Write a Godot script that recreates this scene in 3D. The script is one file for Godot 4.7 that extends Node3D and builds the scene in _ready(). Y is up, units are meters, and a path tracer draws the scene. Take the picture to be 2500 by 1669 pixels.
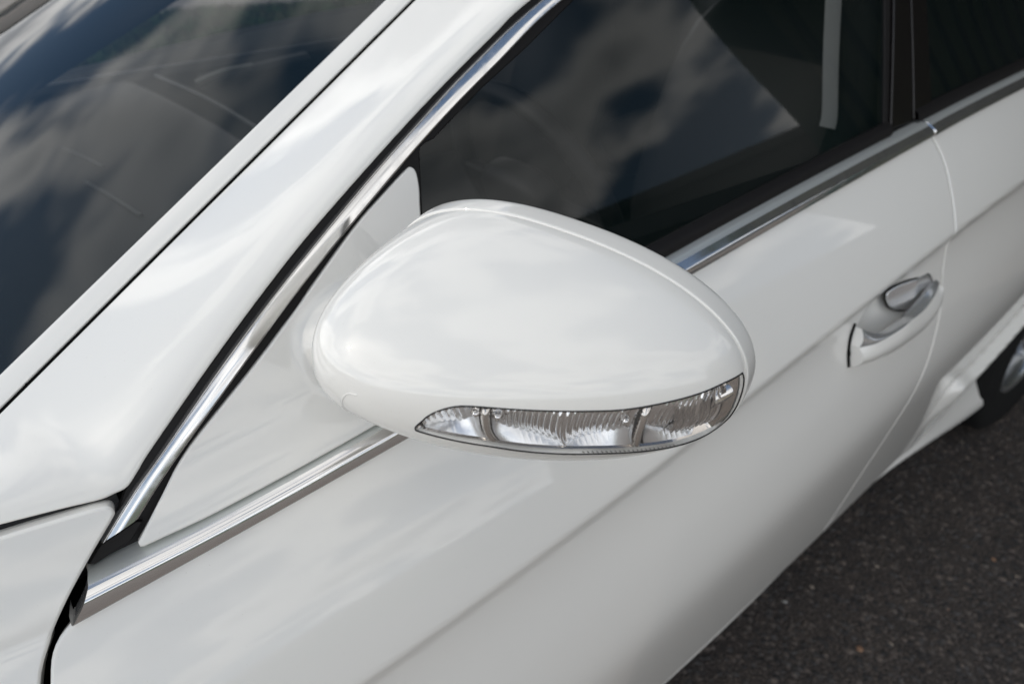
extends Node3D
# A white saloon seen over its left door mirror. x runs rearwards along the car, y up, z out of the car's left side.

# ------------------------------------------------------------------ mesh builder
class MB:
	var v := PackedVector3Array()
	var n := PackedVector3Array()
	var uv := PackedVector2Array()
	var ix := PackedInt32Array()
	func p(pos: Vector3, nor: Vector3, u := Vector2.ZERO) -> int:
		v.append(pos); n.append(nor); uv.append(u)
		return v.size() - 1
	func tri(a: int, b: int, c: int) -> void:
		var g := (v[b] - v[a]).cross(v[c] - v[a])
		if g.length_squared() < 1e-20: return
		if g.dot(n[a] + n[b] + n[c]) > 0.0:
			ix.append(a); ix.append(c); ix.append(b)
		else:
			ix.append(a); ix.append(b); ix.append(c)
	func quad(a: int, b: int, c: int, d: int) -> void:
		tri(a, b, c); tri(a, c, d)
	# rows of points, smooth; hint is a direction or a Callable(pos) -> direction the normals should follow
	func grid(rows: Array, hint: Variant, closed := false) -> void:
		var h := rows.size()
		var w: int = rows[0].size()
		var base := v.size()
		for i in h:
			for j in w:
				var ia := maxi(i - 1, 0)
				var ib := mini(i + 1, h - 1)
				var ja := j - 1
				var jb := j + 1
				if closed:
					ja = (j - 1 + w) % w
					jb = (j + 1) % w
				else:
					ja = maxi(ja, 0)
					jb = mini(jb, w - 1)
				var du: Vector3 = rows[i][jb] - rows[i][ja]
				var dv: Vector3 = rows[ib][j] - rows[ia][j]
				if du.length_squared() < 1e-14:
					var i2 := i + 1 if i < h / 2 else i - 1
					du = rows[i2][jb] - rows[i2][ja]
				if dv.length_squared() < 1e-14:
					dv = rows[mini(i + 2, h - 1)][j] - rows[maxi(i - 2, 0)][j]
				var nor := du.normalized().cross(dv.normalized())
				var pos: Vector3 = rows[i][j]
				var hv: Vector3 = hint.call(pos) if hint is Callable else hint
				if nor.length_squared() < 1e-10:
					nor = hv
				nor = nor.normalized()
				if nor.dot(hv) < 0.0:
					nor = -nor
				p(pos, nor, Vector2(float(j) / maxi(w - 1, 1), float(i) / maxi(h - 1, 1)))
		for i in h - 1:
			for j in (w if closed else w - 1):
				var j2 := (j + 1) % w
				quad(base + i * w + j, base + i * w + j2, base + (i + 1) * w + j2, base + (i + 1) * w + j)
	func flat(a: Vector3, b: Vector3, c: Vector3, d: Vector3, hint: Vector3) -> void:
		var nor := (b - a).cross(d - a).normalized()
		if nor.dot(hint) < 0.0: nor = -nor
		var k := p(a, nor, Vector2(0, 0)); p(b, nor, Vector2(1, 0)); p(c, nor, Vector2(1, 1)); p(d, nor, Vector2(0, 1))
		quad(k, k + 1, k + 2, k + 3)
	func box(c: Vector3, s: Vector3, b := Basis(), bev := 0.0) -> void:
		var h := s * 0.5
		var k := minf(bev, minf(h.x, minf(h.y, h.z)) * 0.9)
		for ax in 3:
			for sg in [-1.0, 1.0]:
				var nn := Vector3.ZERO; nn[ax] = sg
				var u := Vector3.ZERO; u[(ax + 1) % 3] = 1.0
				var w := Vector3.ZERO; w[(ax + 2) % 3] = 1.0
				var o: Vector3 = nn * h[ax]
				var uu: Vector3 = u * (h[(ax + 1) % 3] - k)
				var ww: Vector3 = w * (h[(ax + 2) % 3] - k)
				flat(c + b * (o - uu - ww), c + b * (o + uu - ww), c + b * (o + uu + ww), c + b * (o - uu + ww), b * nn)
		if k > 0.0:
			for ax in 3:
				var a1 := (ax + 1) % 3
				var a2 := (ax + 2) % 3
				for s1 in [-1.0, 1.0]:
					for s2 in [-1.0, 1.0]:
						var q1 := Vector3.ZERO; q1[a1] = s1 * h[a1]; q1[a2] = s2 * (h[a2] - k)
						var q2 := Vector3.ZERO; q2[a1] = s1 * (h[a1] - k); q2[a2] = s2 * h[a2]
						var e := Vector3.ZERO; e[ax] = h[ax] - k
						var hn := Vector3.ZERO; hn[a1] = s1; hn[a2] = s2
						flat(c + b * (q1 - e), c + b * (q1 + e), c + b * (q2 + e), c + b * (q2 - e), b * hn)
	func tube(pts: PackedVector3Array, r: Variant, seg := 10, closed := false) -> void:
		var rows := []
		var up := Vector3(0.13, 0.97, 0.2)
		for i in pts.size():
			var t: Vector3 = pts[mini(i + 1, pts.size() - 1)] - pts[maxi(i - 1, 0)]
			if closed: t = pts[(i + 1) % pts.size()] - pts[(i - 1 + pts.size()) % pts.size()]
			t = t.normalized()
			var a := t.cross(up).normalized()
			var b := a.cross(t).normalized()
			up = b
			var rad: float = r[i] if r is PackedFloat32Array or r is Array else r
			var row := PackedVector3Array()
			for k in seg:
				var an := TAU * k / seg
				row.append(pts[i] + (a * cos(an) + b * sin(an)) * rad)
			rows.append(row)
		if closed: rows.append(rows[0].duplicate())
		var base := v.size()
		var w := seg
		for i in rows.size():
			for k in w:
				var c: Vector3 = pts[i % pts.size()]
				p(rows[i][k], (rows[i][k] - c).normalized(), Vector2(float(k) / w, float(i)))
		for i in rows.size() - 1:
			for k in w:
				var k2 := (k + 1) % w
				quad(base + i * w + k, base + i * w + k2, base + (i + 1) * w + k2, base + (i + 1) * w + k)
	func mirror(zc: float) -> void:
		for i in v.size():
			v[i].z = 2.0 * zc - v[i].z
			n[i].z = -n[i].z
		for t in range(0, ix.size(), 3):
			var k := ix[t + 1]; ix[t + 1] = ix[t + 2]; ix[t + 2] = k
	func mesh() -> ArrayMesh:
		var a := []
		a.resize(Mesh.ARRAY_MAX)
		a[Mesh.ARRAY_VERTEX] = v; a[Mesh.ARRAY_NORMAL] = n; a[Mesh.ARRAY_TEX_UV] = uv; a[Mesh.ARRAY_INDEX] = ix
		var m := ArrayMesh.new()
		m.add_surface_from_arrays(Mesh.PRIMITIVE_TRIANGLES, a)
		return m

# ------------------------------------------------------------------ curves and the car's surfaces
func sst(a: float, b: float, x: float) -> float:
	var t := clampf((x - a) / (b - a), 0.0, 1.0)
	return t * t * (3.0 - 2.0 * t)

func curve3(pts: Array, m: int) -> PackedVector3Array:      # m samples per span, Catmull-Rom
	var out := PackedVector3Array()
	var k := pts.size()
	for i in k - 1:
		var a: Vector3 = pts[i - 1] if i > 0 else pts[0] * 2.0 - pts[1]
		var d: Vector3 = pts[i + 2] if i + 2 < k else pts[k - 1] * 2.0 - pts[k - 2]
		for j in m:
			var p0: Vector3 = pts[i]
			out.append(p0.cubic_interpolate(pts[i + 1], a, d, float(j) / m))
	out.append(pts[k - 1])
	return out

func curve2(pts: Array, m: int) -> PackedVector2Array:
	var out := PackedVector2Array()
	var k := pts.size()
	for i in k - 1:
		var a: Vector2 = pts[i - 1] if i > 0 else pts[0] * 2.0 - pts[1]
		var d: Vector2 = pts[i + 2] if i + 2 < k else pts[k - 1] * 2.0 - pts[k - 2]
		for j in m:
			var p0: Vector2 = pts[i]
			out.append(p0.cubic_interpolate(pts[i + 1], a, d, float(j) / m))
	out.append(pts[k - 1])
	return out

func lut(x: float, xs: Array, ys: Array) -> float:
	if x <= xs[0]: return ys[0]
	for i in xs.size() - 1:
		if x <= xs[i + 1]:
			var t: float = (x - xs[i]) / (xs[i + 1] - xs[i])
			var y0: float = ys[maxi(i - 1, 0)]
			var y3: float = ys[mini(i + 2, ys.size() - 1)]
			return cubic_interpolate(ys[i], ys[i + 1], y0, y3, t)
	return ys[-1]

func zb(x: float) -> float: return 0.028 * x - 0.026 * x * x                                   # plan of the belt line
func yb(x: float) -> float:                                                                     # its height
	if x > 1.35: return yb(1.35) + (x - 1.35) * 0.047
	return 0.8707 + 0.1286 * x + 0.02 * x * x - 0.0248 * x * x * x
func yc(x: float) -> float:                                                                     # the crease
	var c := clampf(x, -0.6, 1.42)
	return 0.73645117 + 0.07724469 * c + 0.13370223 * c * c - 0.07050794 * c * c * c + (x - c) * 0.05
func zg(x: float, y: float) -> float:                                                           # side glass
	var g := y - yb(x)
	return zb(x) - 0.012 - 0.42 * g - 0.10 * g * g
func side(x: float, y: float) -> float:                                                         # door skin
	var b := yb(x)
	var z0 := zb(x)
	if y > b:
		var g := y - b
		return z0 - 0.42 * g - 0.10 * g * g
	var k := yc(x)
	var s := (b - y) / (b - k)
	var zs := z0 + 0.0745 * ((s + 0.25 * s * (1.0 - s)) if s < 1.0 else (1.0 + 0.75 * (s - 1.0)))
	var q := k - y
	var zl := z0 + 0.077
	if q > 0.0:
		zl += 0.034 * sst(0.0, 0.24, q) - (0.0045 + 0.0025 * sst(0.3, 0.9, x)) * sst(0.0, 0.025, q) * (1.0 - sst(0.02, 0.14, q))
		if q > 0.24: zl -= 0.14 * (sqrt((q - 0.24) * (q - 0.24) + 0.0025) - 0.05)
	var h := maxf(0.003 - absf(zs - zl), 0.0) / 0.003
	var z := minf(zs, zl) - h * h * 0.00075
	if x > 1.36:                                                                                # flare in front of the rear wheel
		var ledge := lut(x, [1.36, 1.40, 1.48, 1.69, 1.9, 2.2], [0.46, 0.50, 0.503, 0.545, 0.60, 0.66])
		var f := sst(0.0, 0.022, ledge - y) * sst(1.37, 1.415, x) * (1.0 - 0.85 * sst(0.0, 0.16, ledge - y))
		z += 0.026 * f
	return z
func P_side(x: float, y: float) -> Vector3: return Vector3(x, y, side(x, y))
func P_door(x: float, y: float) -> Vector3:                                                     # with the scoop behind the handle
	var z := side(x, y)
	var a := (x - 0.950) / 0.082
	var b := (y - 0.809 - 0.10 * (x - 0.95)) / 0.047
	var e := a * a + b * b
	if e < 1.0: z -= 0.024 * pow(1.0 - e, 1.2)
	return Vector3(x, y, z)
func P_glass(x: float, y: float) -> Vector3: return Vector3(x, y, zg(x, y))

# ------------------------------------------------------------------ trimmed panels
# The part of a surface inside a closed outline, its edge rolled over with radius r and turned in by `turn`.
func region(mb: MB, surf: Callable, outer: PackedVector2Array, step: Vector2, hint: Variant, r := 0.002, turn := 0.012, holes := [], ins := -1.0, fd := 0.001) -> void:
	const K := 1000.0
	if ins < 0.0: ins = r
	var big := PackedVector2Array()
	for q in outer: big.append(q * K)
	if Geometry2D.is_polygon_clockwise(big): big.reverse()
	var inset := big
	if ins > 0.0:
		var o := Geometry2D.offset_polygon(big, -ins * K, Geometry2D.JOIN_ROUND)
		if o.size(): inset = o[0]
	var cuts := []
	for hole in holes:
		var hb := PackedVector2Array()
		for q in hole: hb.append(q * K)
		if Geometry2D.is_polygon_clockwise(hb): hb.reverse()
		if ins > 0.0:
			var o2 := Geometry2D.offset_polygon(hb, ins * K, Geometry2D.JOIN_ROUND)
			if o2.size(): hb = o2[0]
		cuts.append(hb)
	var lo := Vector2(1e9, 1e9)
	var hi := Vector2(-1e9, -1e9)
	for q in inset:
		lo = lo.min(q); hi = hi.max(q)
	var st := step * K
	var nx := int(ceil((hi.x - lo.x) / st.x))
	var ny := int(ceil((hi.y - lo.y) / st.y))
	var near := {}
	for poly in [inset] + cuts:
		for i in poly.size():
			var a: Vector2 = poly[i]
			var b: Vector2 = poly[(i + 1) % poly.size()]
			var k := int(a.distance_to(b) / (minf(st.x, st.y) * 0.3)) + 1
			for j in k + 1:
				var q := (a.lerp(b, float(j) / k) - lo) / st
				for dx in [-1, 0, 1]:
					for dy in [-1, 0, 1]:
						near[Vector2i(int(floor(q.x)) + dx, int(floor(q.y)) + dy)] = true
	var cache := {}
	var vert := func(q: Vector2) -> int:
		var uv := q / K
		var pos: Vector3 = surf.call(uv.x, uv.y)
		var nor := normal_at(surf, uv, hint, fd)
		return mb.p(pos, nor, uv)
	for i in nx:
		for j in ny:
			var c := Vector2i(i, j)
			var a := lo + Vector2(i, j) * st
			if not near.has(c):
				var mid := a + st * 0.5
				if not Geometry2D.is_point_in_polygon(mid, inset): continue
				var out := false
				for hb in cuts:
					if Geometry2D.is_point_in_polygon(mid, hb): out = true
				if out: continue
				var id := []
				for d in [Vector2i(0, 0), Vector2i(1, 0), Vector2i(1, 1), Vector2i(0, 1)]:
					var key: Vector2i = c + d
					if not cache.has(key):
						cache[key] = vert.call(lo + Vector2(key) * st)
					id.append(cache[key])
				mb.quad(id[0], id[1], id[2], id[3])
				continue
			var cell := PackedVector2Array([a, a + Vector2(st.x, 0), a + st, a + Vector2(0, st.y)])
			var parts: Array = []
			parts.append_array(Geometry2D.intersect_polygons(cell, inset))
			for hb in cuts:
				var next := []
				for q in parts: next.append_array(Geometry2D.clip_polygons(q, hb))
				parts = next
			for q in parts:
				if q.size() < 3: continue
				var t := Geometry2D.triangulate_polygon(q)
				var id := []
				for w in q: id.append(vert.call(w))
				for k in range(0, t.size(), 3): mb.tri(id[t[k]], id[t[k + 1]], id[t[k + 2]])
	edge(mb, surf, inset, hint, r, turn, fd, 1.0)
	for hb in cuts: edge(mb, surf, hb, hint, r, turn, fd, -1.0)

func normal_at(surf: Callable, uv: Vector2, hint: Variant, fd: float) -> Vector3:
	var du: Vector3 = surf.call(uv.x + fd, uv.y) - surf.call(uv.x - fd, uv.y)
	var dv: Vector3 = surf.call(uv.x, uv.y + fd) - surf.call(uv.x, uv.y - fd)
	var nor := du.cross(dv).normalized()
	var hv: Vector3 = hint.call(surf.call(uv.x, uv.y)) if hint is Callable else hint
	return -nor if nor.dot(hv) < 0.0 else nor

func edge(mb: MB, surf: Callable, poly: PackedVector2Array, hint: Variant, r: float, turn: float, fd: float, sgn: float) -> void:
	if turn <= 0.0 and r <= 0.0: return
	const K := 1000.0
	var pts := PackedVector2Array()
	for i in poly.size():
		var a := poly[i]
		var b := poly[(i + 1) % poly.size()]
		var k := int(a.distance_to(b) / 4.0) + 1
		if fd > 0.0015: k = int(a.distance_to(b) / 12.0) + 1
		for j in k: pts.append(a.lerp(b, float(j) / k) / K)
	var cols := []
	var w := pts.size()
	for i in w:
		var t := pts[(i + 1) % w] - pts[(i - 1 + w) % w]
		var dir := Vector2(t.y, -t.x).normalized() * sgn
		var p0: Vector3 = surf.call(pts[i].x, pts[i].y)
		var nor := normal_at(surf, pts[i], hint, fd)
		var e: Vector3 = surf.call(pts[i].x + dir.x * fd, pts[i].y + dir.y * fd) - surf.call(pts[i].x - dir.x * fd, pts[i].y - dir.y * fd)
		e = (e - nor * e.dot(nor)).normalized()
		var col := []
		if r > 0.0:
			for f in 5:
				var an := PI * 0.5 * f / 4.0
				col.append([p0 + e * r * sin(an) - nor * r * (1.0 - cos(an)), nor * cos(an) + e * sin(an)])
		else:
			col.append([p0, e])
		if turn > 0.0: col.append([p0 + e * r - nor * (r + turn), e])
		cols.append(col)
	var base := mb.v.size()
	var h: int = cols[0].size()
	for c in cols:
		for q in c: mb.p(q[0], q[1])
	for i in w:
		var i2 := (i + 1) % w
		for k in h - 1: mb.quad(base + i * h + k, base + i2 * h + k, base + i2 * h + k + 1, base + i * h + k + 1)

# ------------------------------------------------------------------ things and parts
var names := {}
func put(called: String, mb: Variant, m: Material, parent: Node = self) -> MeshInstance3D:
	var o := MeshInstance3D.new()
	o.name = called
	o.mesh = mb.mesh() if mb is MB else mb
	o.material_override = m
	nest(parent, o, called)
	return o
func nest(parent: Node, o: Node3D, called: String) -> void:
	var key := str(parent.get_instance_id()) + called
	names[key] = names.get(key, -1) + 1
	if names[key]: o.name = "%s_%03d" % [called, names[key]]
	parent.add_child(o, true)
func thing(called: String, label: String, category: String, at := Vector3.ZERO, group := "") -> Node3D:
	var o := Node3D.new()
	o.name = called
	o.position = at
	nest(self, o, called)
	tag(o, label, category, group)
	return o
func tag(o: Node, label: String, category: String, group := "") -> void:
	o.set_meta("label", label)
	o.set_meta("category", category)
	if group: o.set_meta("group", group)
func struct(called: String, mb: Variant, m: Material) -> MeshInstance3D:
	var o := put(called, mb, m)
	o.set_meta("kind", "structure")
	return o

# ------------------------------------------------------------------ materials
var M := {}
func mat(color: Color, rough: float, metal := 0.0) -> StandardMaterial3D:
	var m := StandardMaterial3D.new()
	m.albedo_color = color.linear_to_srgb()
	m.roughness = rough
	m.metallic = metal
	return m
func noise_tex(freq: float, seed_: int, ramp: Array, size := 512, octaves := 4, normal := false, kind := FastNoiseLite.TYPE_SIMPLEX_SMOOTH) -> NoiseTexture2D:
	var f := FastNoiseLite.new()
	f.noise_type = kind
	f.frequency = freq
	f.seed = seed_
	f.fractal_octaves = octaves
	var t := NoiseTexture2D.new()
	t.width = size; t.height = size
	t.seamless = true
	t.noise = f
	t.as_normal_map = normal
	if ramp.size():
		var g := Gradient.new()
		var offs := PackedFloat32Array()
		var cols := PackedColorArray()
		for q in ramp:
			offs.append(q[0]); cols.append(q[1])
		g.offsets = offs; g.colors = cols
		t.color_ramp = g
	return t
func lin(a: float, b := -1.0, c := -1.0) -> Color:
	return Color(a, a if b < 0.0 else b, a if c < 0.0 else c).linear_to_srgb()
func triplanar(m: StandardMaterial3D, scale: float, world := true) -> void:
	m.uv1_triplanar = true
	m.uv1_world_triplanar = world
	m.uv1_scale = Vector3.ONE * scale
func glass(alpha: float, tint: Color) -> StandardMaterial3D:
	var m := mat(tint, 0.0)
	m.transparency = BaseMaterial3D.TRANSPARENCY_ALPHA
	m.albedo_color.a = alpha
	m.metallic_specular = 0.38
	return m

func materials() -> void:
	var w := mat(Color(0.81, 0.795, 0.748), 0.36)
	w.detail_enabled = true                                   # specks of dust
	w.detail_blend_mode = BaseMaterial3D.BLEND_MODE_MUL
	w.detail_albedo = noise_tex(0.16, 31, [[0.0, lin(0.62, 0.58, 0.52)], [0.075, lin(0.97)], [0.10, lin(1.0)], [1.0, lin(1.0)]], 1024, 2)
	triplanar(w, 2.6)
	w.clearcoat_enabled = true
	w.clearcoat = 0.9
	w.clearcoat_roughness = 0.035
	M.paint = w
	var c := mat(Color(0.70, 0.69, 0.68), 1.0, 0.9)
	c.roughness_texture = noise_tex(0.02, 5, [[0.0, Color(0.07, 0.07, 0.07)], [0.5, Color(0.10, 0.10, 0.10)], [1.0, Color(0.25, 0.25, 0.25)]], 256)
	triplanar(c, 9.0)
	M.chrome = c
	M.reflector = mat(Color(0.80, 0.79, 0.78), 0.14, 1.0)
	M.dark_chrome = mat(Color(0.36, 0.34, 0.32), 0.16, 0.95)
	M.divider = mat(Color(0.62, 0.58, 0.54), 0.10, 0.95)
	M.mirror = mat(Color(0.85, 0.87, 0.88), 0.01, 1.0)
	M.rubber = mat(Color(0.008, 0.007, 0.007), 0.55)
	M.rubber.metallic_specular = 0.35
	M.gloss_black = mat(Color(0.010, 0.009, 0.009), 0.12)
	M.black = mat(Color(0.003, 0.003, 0.003), 0.9)
	M.black.metallic_specular = 0.2
	M.glass = glass(0.60, Color(0.004, 0.009, 0.009))
	M.clear_glass = glass(0.15, Color(0.012, 0.02, 0.018))
	M.screen = glass(0.50, Color(0.008, 0.017, 0.022))
	M.screen.metallic_specular = 0.33
	M.lens = glass(0.06, Color(0.75, 0.72, 0.68))
	var tr := mat(Color(0.012, 0.013, 0.014), 0.6)
	tr.heightmap_enabled = true
	tr.heightmap_texture = noise_tex(0.09, 8, [], 256)
	tr.heightmap_scale = 0.06
	triplanar(tr, 14.0)
	M.trim = tr
	M.pale_trim = mat(Color(0.30, 0.31, 0.29), 0.6)
	M.grey_trim = mat(Color(0.06, 0.065, 0.065), 0.45)
	M.leather = mat(Color(0.03, 0.03, 0.03), 0.5)
	M.belt = mat(Color(0.78, 0.80, 0.76), 0.8)
	M.tyre = mat(Color(0.010, 0.010, 0.010), 0.8)
	M.tyre.metallic_specular = 0.3
	M.satin = mat(Color(0.62, 0.64, 0.62), 0.38, 0.6)
	M.handle_metal = mat(Color(0.74, 0.74, 0.74), 0.2, 0.75)
	M.shelf = mat(Color(0.82, 0.83, 0.84), 0.3, 0.9)
	M.alloy = mat(Color(0.55, 0.56, 0.57), 0.25, 0.9)

# ------------------------------------------------------------------ sky
const SUN := Vector3(-0.83, 0.47, -0.30)
func sky_picture() -> ImageTexture:
	var big := FastNoiseLite.new()
	big.noise_type = FastNoiseLite.TYPE_SIMPLEX_SMOOTH
	big.seed = 392
	big.frequency = 1.0
	big.fractal_octaves = 5
	big.fractal_gain = 0.52
	var fine := FastNoiseLite.new()
	fine.noise_type = FastNoiseLite.TYPE_SIMPLEX_SMOOTH
	fine.seed = 4
	fine.frequency = 2.3
	fine.fractal_octaves = 4
	var im := Image.create_empty(1024, 512, false, Image.FORMAT_RGBF)
	var s := SUN.normalized()
	for j in 512:
		var el := PI * (0.5 - (j + 0.5) / 512.0)
		for i in 1024:
			var az := TAU * ((i + 0.5) / 1024.0 - 0.5)
			var d := Vector3(sin(az) * cos(el), sin(el), -cos(az) * cos(el))
			if d.y < -0.02:
				im.set_pixel(i, j, Color(0.20, 0.19, 0.175)); continue
			var up := maxf(d.y, 0.0) + 0.22
			var q := Vector3(d.x / up, 0.0, d.z / up)                       # a flat deck of cloud overhead
			var a := big.get_noise_3d(q.x * 0.9, 3.0, q.z * 0.9)
			var b := fine.get_noise_3d(q.x * 0.9 + 9.0, 7.0, q.z * 0.9)
			var cover := smoothstep(-0.20, 0.06, a + 0.2 * b)
			var thick := smoothstep(0.0, 0.5, a + 0.25 * b)
			var blue := Color(0.075, 0.15, 0.29).lerp(Color(0.42, 0.52, 0.62), pow(1.0 - maxf(d.y, 0.0), 5.0))
			var cloud := Color(1.26, 1.25, 1.23).lerp(Color(0.46, 0.475, 0.50), thick)
			var c := blue.lerp(cloud, cover) * lerpf(1.75, 0.74, pow(maxf(d.y, 0.0), 0.5)) * (1.0 - 0.30 * Vector2(d.x, d.z).dot(Vector2(s.x, s.z)))
			var g := maxf(d.dot(s), 0.0)
			c += Color(1.0, 0.97, 0.9) * (0.25 * pow(g, 14.0) + 0.9 * pow(g, 90.0)) * (0.4 + 0.6 * cover)
			im.set_pixel(i, j, c)
	return ImageTexture.create_from_image(im)

func _ready() -> void:
	# camera, sky, sun, exposure
	var cam := Camera3D.new()
	cam.name = "camera"
	var yaw := 0.665070296
	var pitch := -0.580008581
	var roll := 0.01447756
	var f := Vector3(cos(pitch) * sin(yaw), sin(pitch), -cos(pitch) * cos(yaw))
	var rt := f.cross(Vector3.UP).normalized()
	var upv := rt.cross(f)
	cam.transform = Transform3D(Basis(rt * cos(roll) + upv * sin(roll), upv * cos(roll) - rt * sin(roll), -f), Vector3(0.0606455, 1.2730649, 0.3896226))
	var att := CameraAttributesPhysical.new()
	att.frustum_focal_length = 23.76
	att.frustum_near = 0.02
	att.frustum_far = 600.0
	att.frustum_focus_distance = 0.45
	att.exposure_aperture = 6.3
	cam.attributes = att
	cam.near = 0.02
	cam.far = 600.0
	cam.fov = 53.6
	add_child(cam)
	var sun := DirectionalLight3D.new()
	sun.name = "sun"
	sun.light_energy = 0.15
	sun.light_color = Color(1.0, 0.965, 0.91)
	sun.light_angular_distance = 0.6
	sun.shadow_enabled = true
	sun.look_at_from_position(SUN * 10.0, Vector3.ZERO)
	add_child(sun)
	var env := Environment.new()
	env.background_mode = Environment.BG_SKY
	var sm := PanoramaSkyMaterial.new()
	sm.panorama = sky_picture()
	env.sky = Sky.new()
	env.sky.sky_material = sm
	env.background_energy_multiplier = 1.0
	env.tonemap_mode = Environment.TONE_MAPPER_LINEAR
	env.tonemap_exposure = 1.30
	env.sdfgi_enabled = true
	env.ssao_enabled = true
	env.ssil_enabled = true
	var we := WorldEnvironment.new()
	we.name = "world_environment"
	we.environment = env
	add_child(we)
	materials()
	ground()
	surroundings()
	car()


# ------------------------------------------------------------------ the place
func sheet(x0: float, x1: float, z0: float, z1: float, y: float) -> MB:
	var mb := MB.new()
	mb.flat(Vector3(x0, y, z0), Vector3(x1, y, z0), Vector3(x1, y, z1), Vector3(x0, y, z1), Vector3.UP)
	return mb

func ground() -> void:
	var shaded_asphalt := mat(Color.WHITE, 0.85)
	shaded_asphalt.albedo_texture = noise_tex(0.11, 3, [[0.0, lin(0.020, 0.018, 0.017)], [0.40, lin(0.045, 0.039, 0.036)], [0.58, lin(0.065, 0.056, 0.051)], [0.72, lin(0.13, 0.11, 0.095)], [1.0, lin(0.34, 0.27, 0.22)]], 1024, 3)
	shaded_asphalt.heightmap_enabled = true
	shaded_asphalt.heightmap_texture = noise_tex(0.11, 3, [], 1024, 3)
	shaded_asphalt.heightmap_scale = 0.5
	shaded_asphalt.detail_enabled = true
	shaded_asphalt.detail_blend_mode = BaseMaterial3D.BLEND_MODE_MUL
	shaded_asphalt.detail_albedo = noise_tex(0.012, 17, [[0.0, lin(0.62, 0.60, 0.60)], [1.0, lin(1.0, 0.95, 0.90)]], 512, 5)
	triplanar(shaded_asphalt, 1.25)
	var sunlit_asphalt := shaded_asphalt.duplicate()
	sunlit_asphalt.albedo_texture = noise_tex(0.11, 3, [[0.0, lin(0.19, 0.165, 0.14)], [0.38, lin(0.30, 0.26, 0.225)], [0.62, lin(0.36, 0.315, 0.275)], [1.0, lin(0.48, 0.42, 0.37)]], 1024, 3)
	struct("painted_sunlit_ground", sheet(-150, 150, -150, 150, 0.0), sunlit_asphalt)  # same asphalt in a paler tone, sunlight put into its colour
	var patch := MB.new()
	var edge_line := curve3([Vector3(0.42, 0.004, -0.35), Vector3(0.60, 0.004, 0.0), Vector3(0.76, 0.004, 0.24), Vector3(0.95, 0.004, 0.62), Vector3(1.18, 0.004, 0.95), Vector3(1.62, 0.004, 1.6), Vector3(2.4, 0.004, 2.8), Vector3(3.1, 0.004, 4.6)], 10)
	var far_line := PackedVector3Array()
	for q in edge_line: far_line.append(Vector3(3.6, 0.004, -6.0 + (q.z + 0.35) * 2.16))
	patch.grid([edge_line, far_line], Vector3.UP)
	struct("painted_shade_patch", patch, shaded_asphalt)  # the car's shade painted as darker ground, cut along its shadow edge
	chips()
	var green := mat(Color.WHITE, 0.95)
	green.albedo_texture = noise_tex(0.02, 6, [[0.0, lin(0.10, 0.07, 0.045)], [0.42, lin(0.075, 0.085, 0.03)], [0.6, lin(0.045, 0.095, 0.025)], [1.0, lin(0.07, 0.15, 0.04)]], 512, 5)
	triplanar(green, 0.25)
	struct("lawn", sheet(-60, 60, -9.7, -6.55, 0.02), green)
	struct("lawn", sheet(-60, 3.0, 6.8, 40, 0.02), green)
	var pale := mat(Color.WHITE, 0.9)
	pale.albedo_texture = noise_tex(0.03, 9, [[0.0, lin(0.20, 0.18, 0.16)], [1.0, lin(0.34, 0.31, 0.28)]], 256, 5)
	triplanar(pale, 0.4)
	struct("concrete_road", sheet(-80, 80, -17, -9.7, 0.012), pale)
	struct("lawn", sheet(-80, 80, -80, -17, 0.02), green)
	# grass blades of the strip of lawn on the far side
	var blade := MB.new()
	var rng := RandomNumberGenerator.new()
	rng.seed = 2
	for k in 7:
		var a := rng.randf() * TAU
		var o := Vector3(rng.randf_range(-0.05, 0.05), 0, rng.randf_range(-0.05, 0.05))
		var w := Vector3(cos(a), 0, sin(a)) * 0.006
		var t := o + Vector3(rng.randf_range(-0.03, 0.03), rng.randf_range(0.04, 0.085), rng.randf_range(-0.03, 0.03))
		var k0 := blade.p(o - w, Vector3.UP); blade.p(o + w, Vector3.UP); blade.p(t, Vector3.UP)
		blade.tri(k0, k0 + 1, k0 + 2)
	var bm := blade.mesh()
	bm.surface_set_material(0, green)
	var mm := MultiMesh.new()
	mm.transform_format = MultiMesh.TRANSFORM_3D
	mm.mesh = bm
	mm.instance_count = 9000
	for k in 9000:
		mm.set_instance_transform(k, Transform3D(Basis(Vector3.UP, rng.randf() * TAU).scaled(Vector3.ONE * rng.randf_range(0.6, 1.3)), Vector3(rng.randf_range(-1, 7), 0.02, rng.randf_range(-9.65, -6.6))))
	var g := MultiMeshInstance3D.new()
	g.name = "grass"
	g.multimesh = mm
	add_child(g)
	tag(g, "rough grass and bare earth seen through the car's far window", "grass")
	g.set_meta("kind", "stuff")

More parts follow.
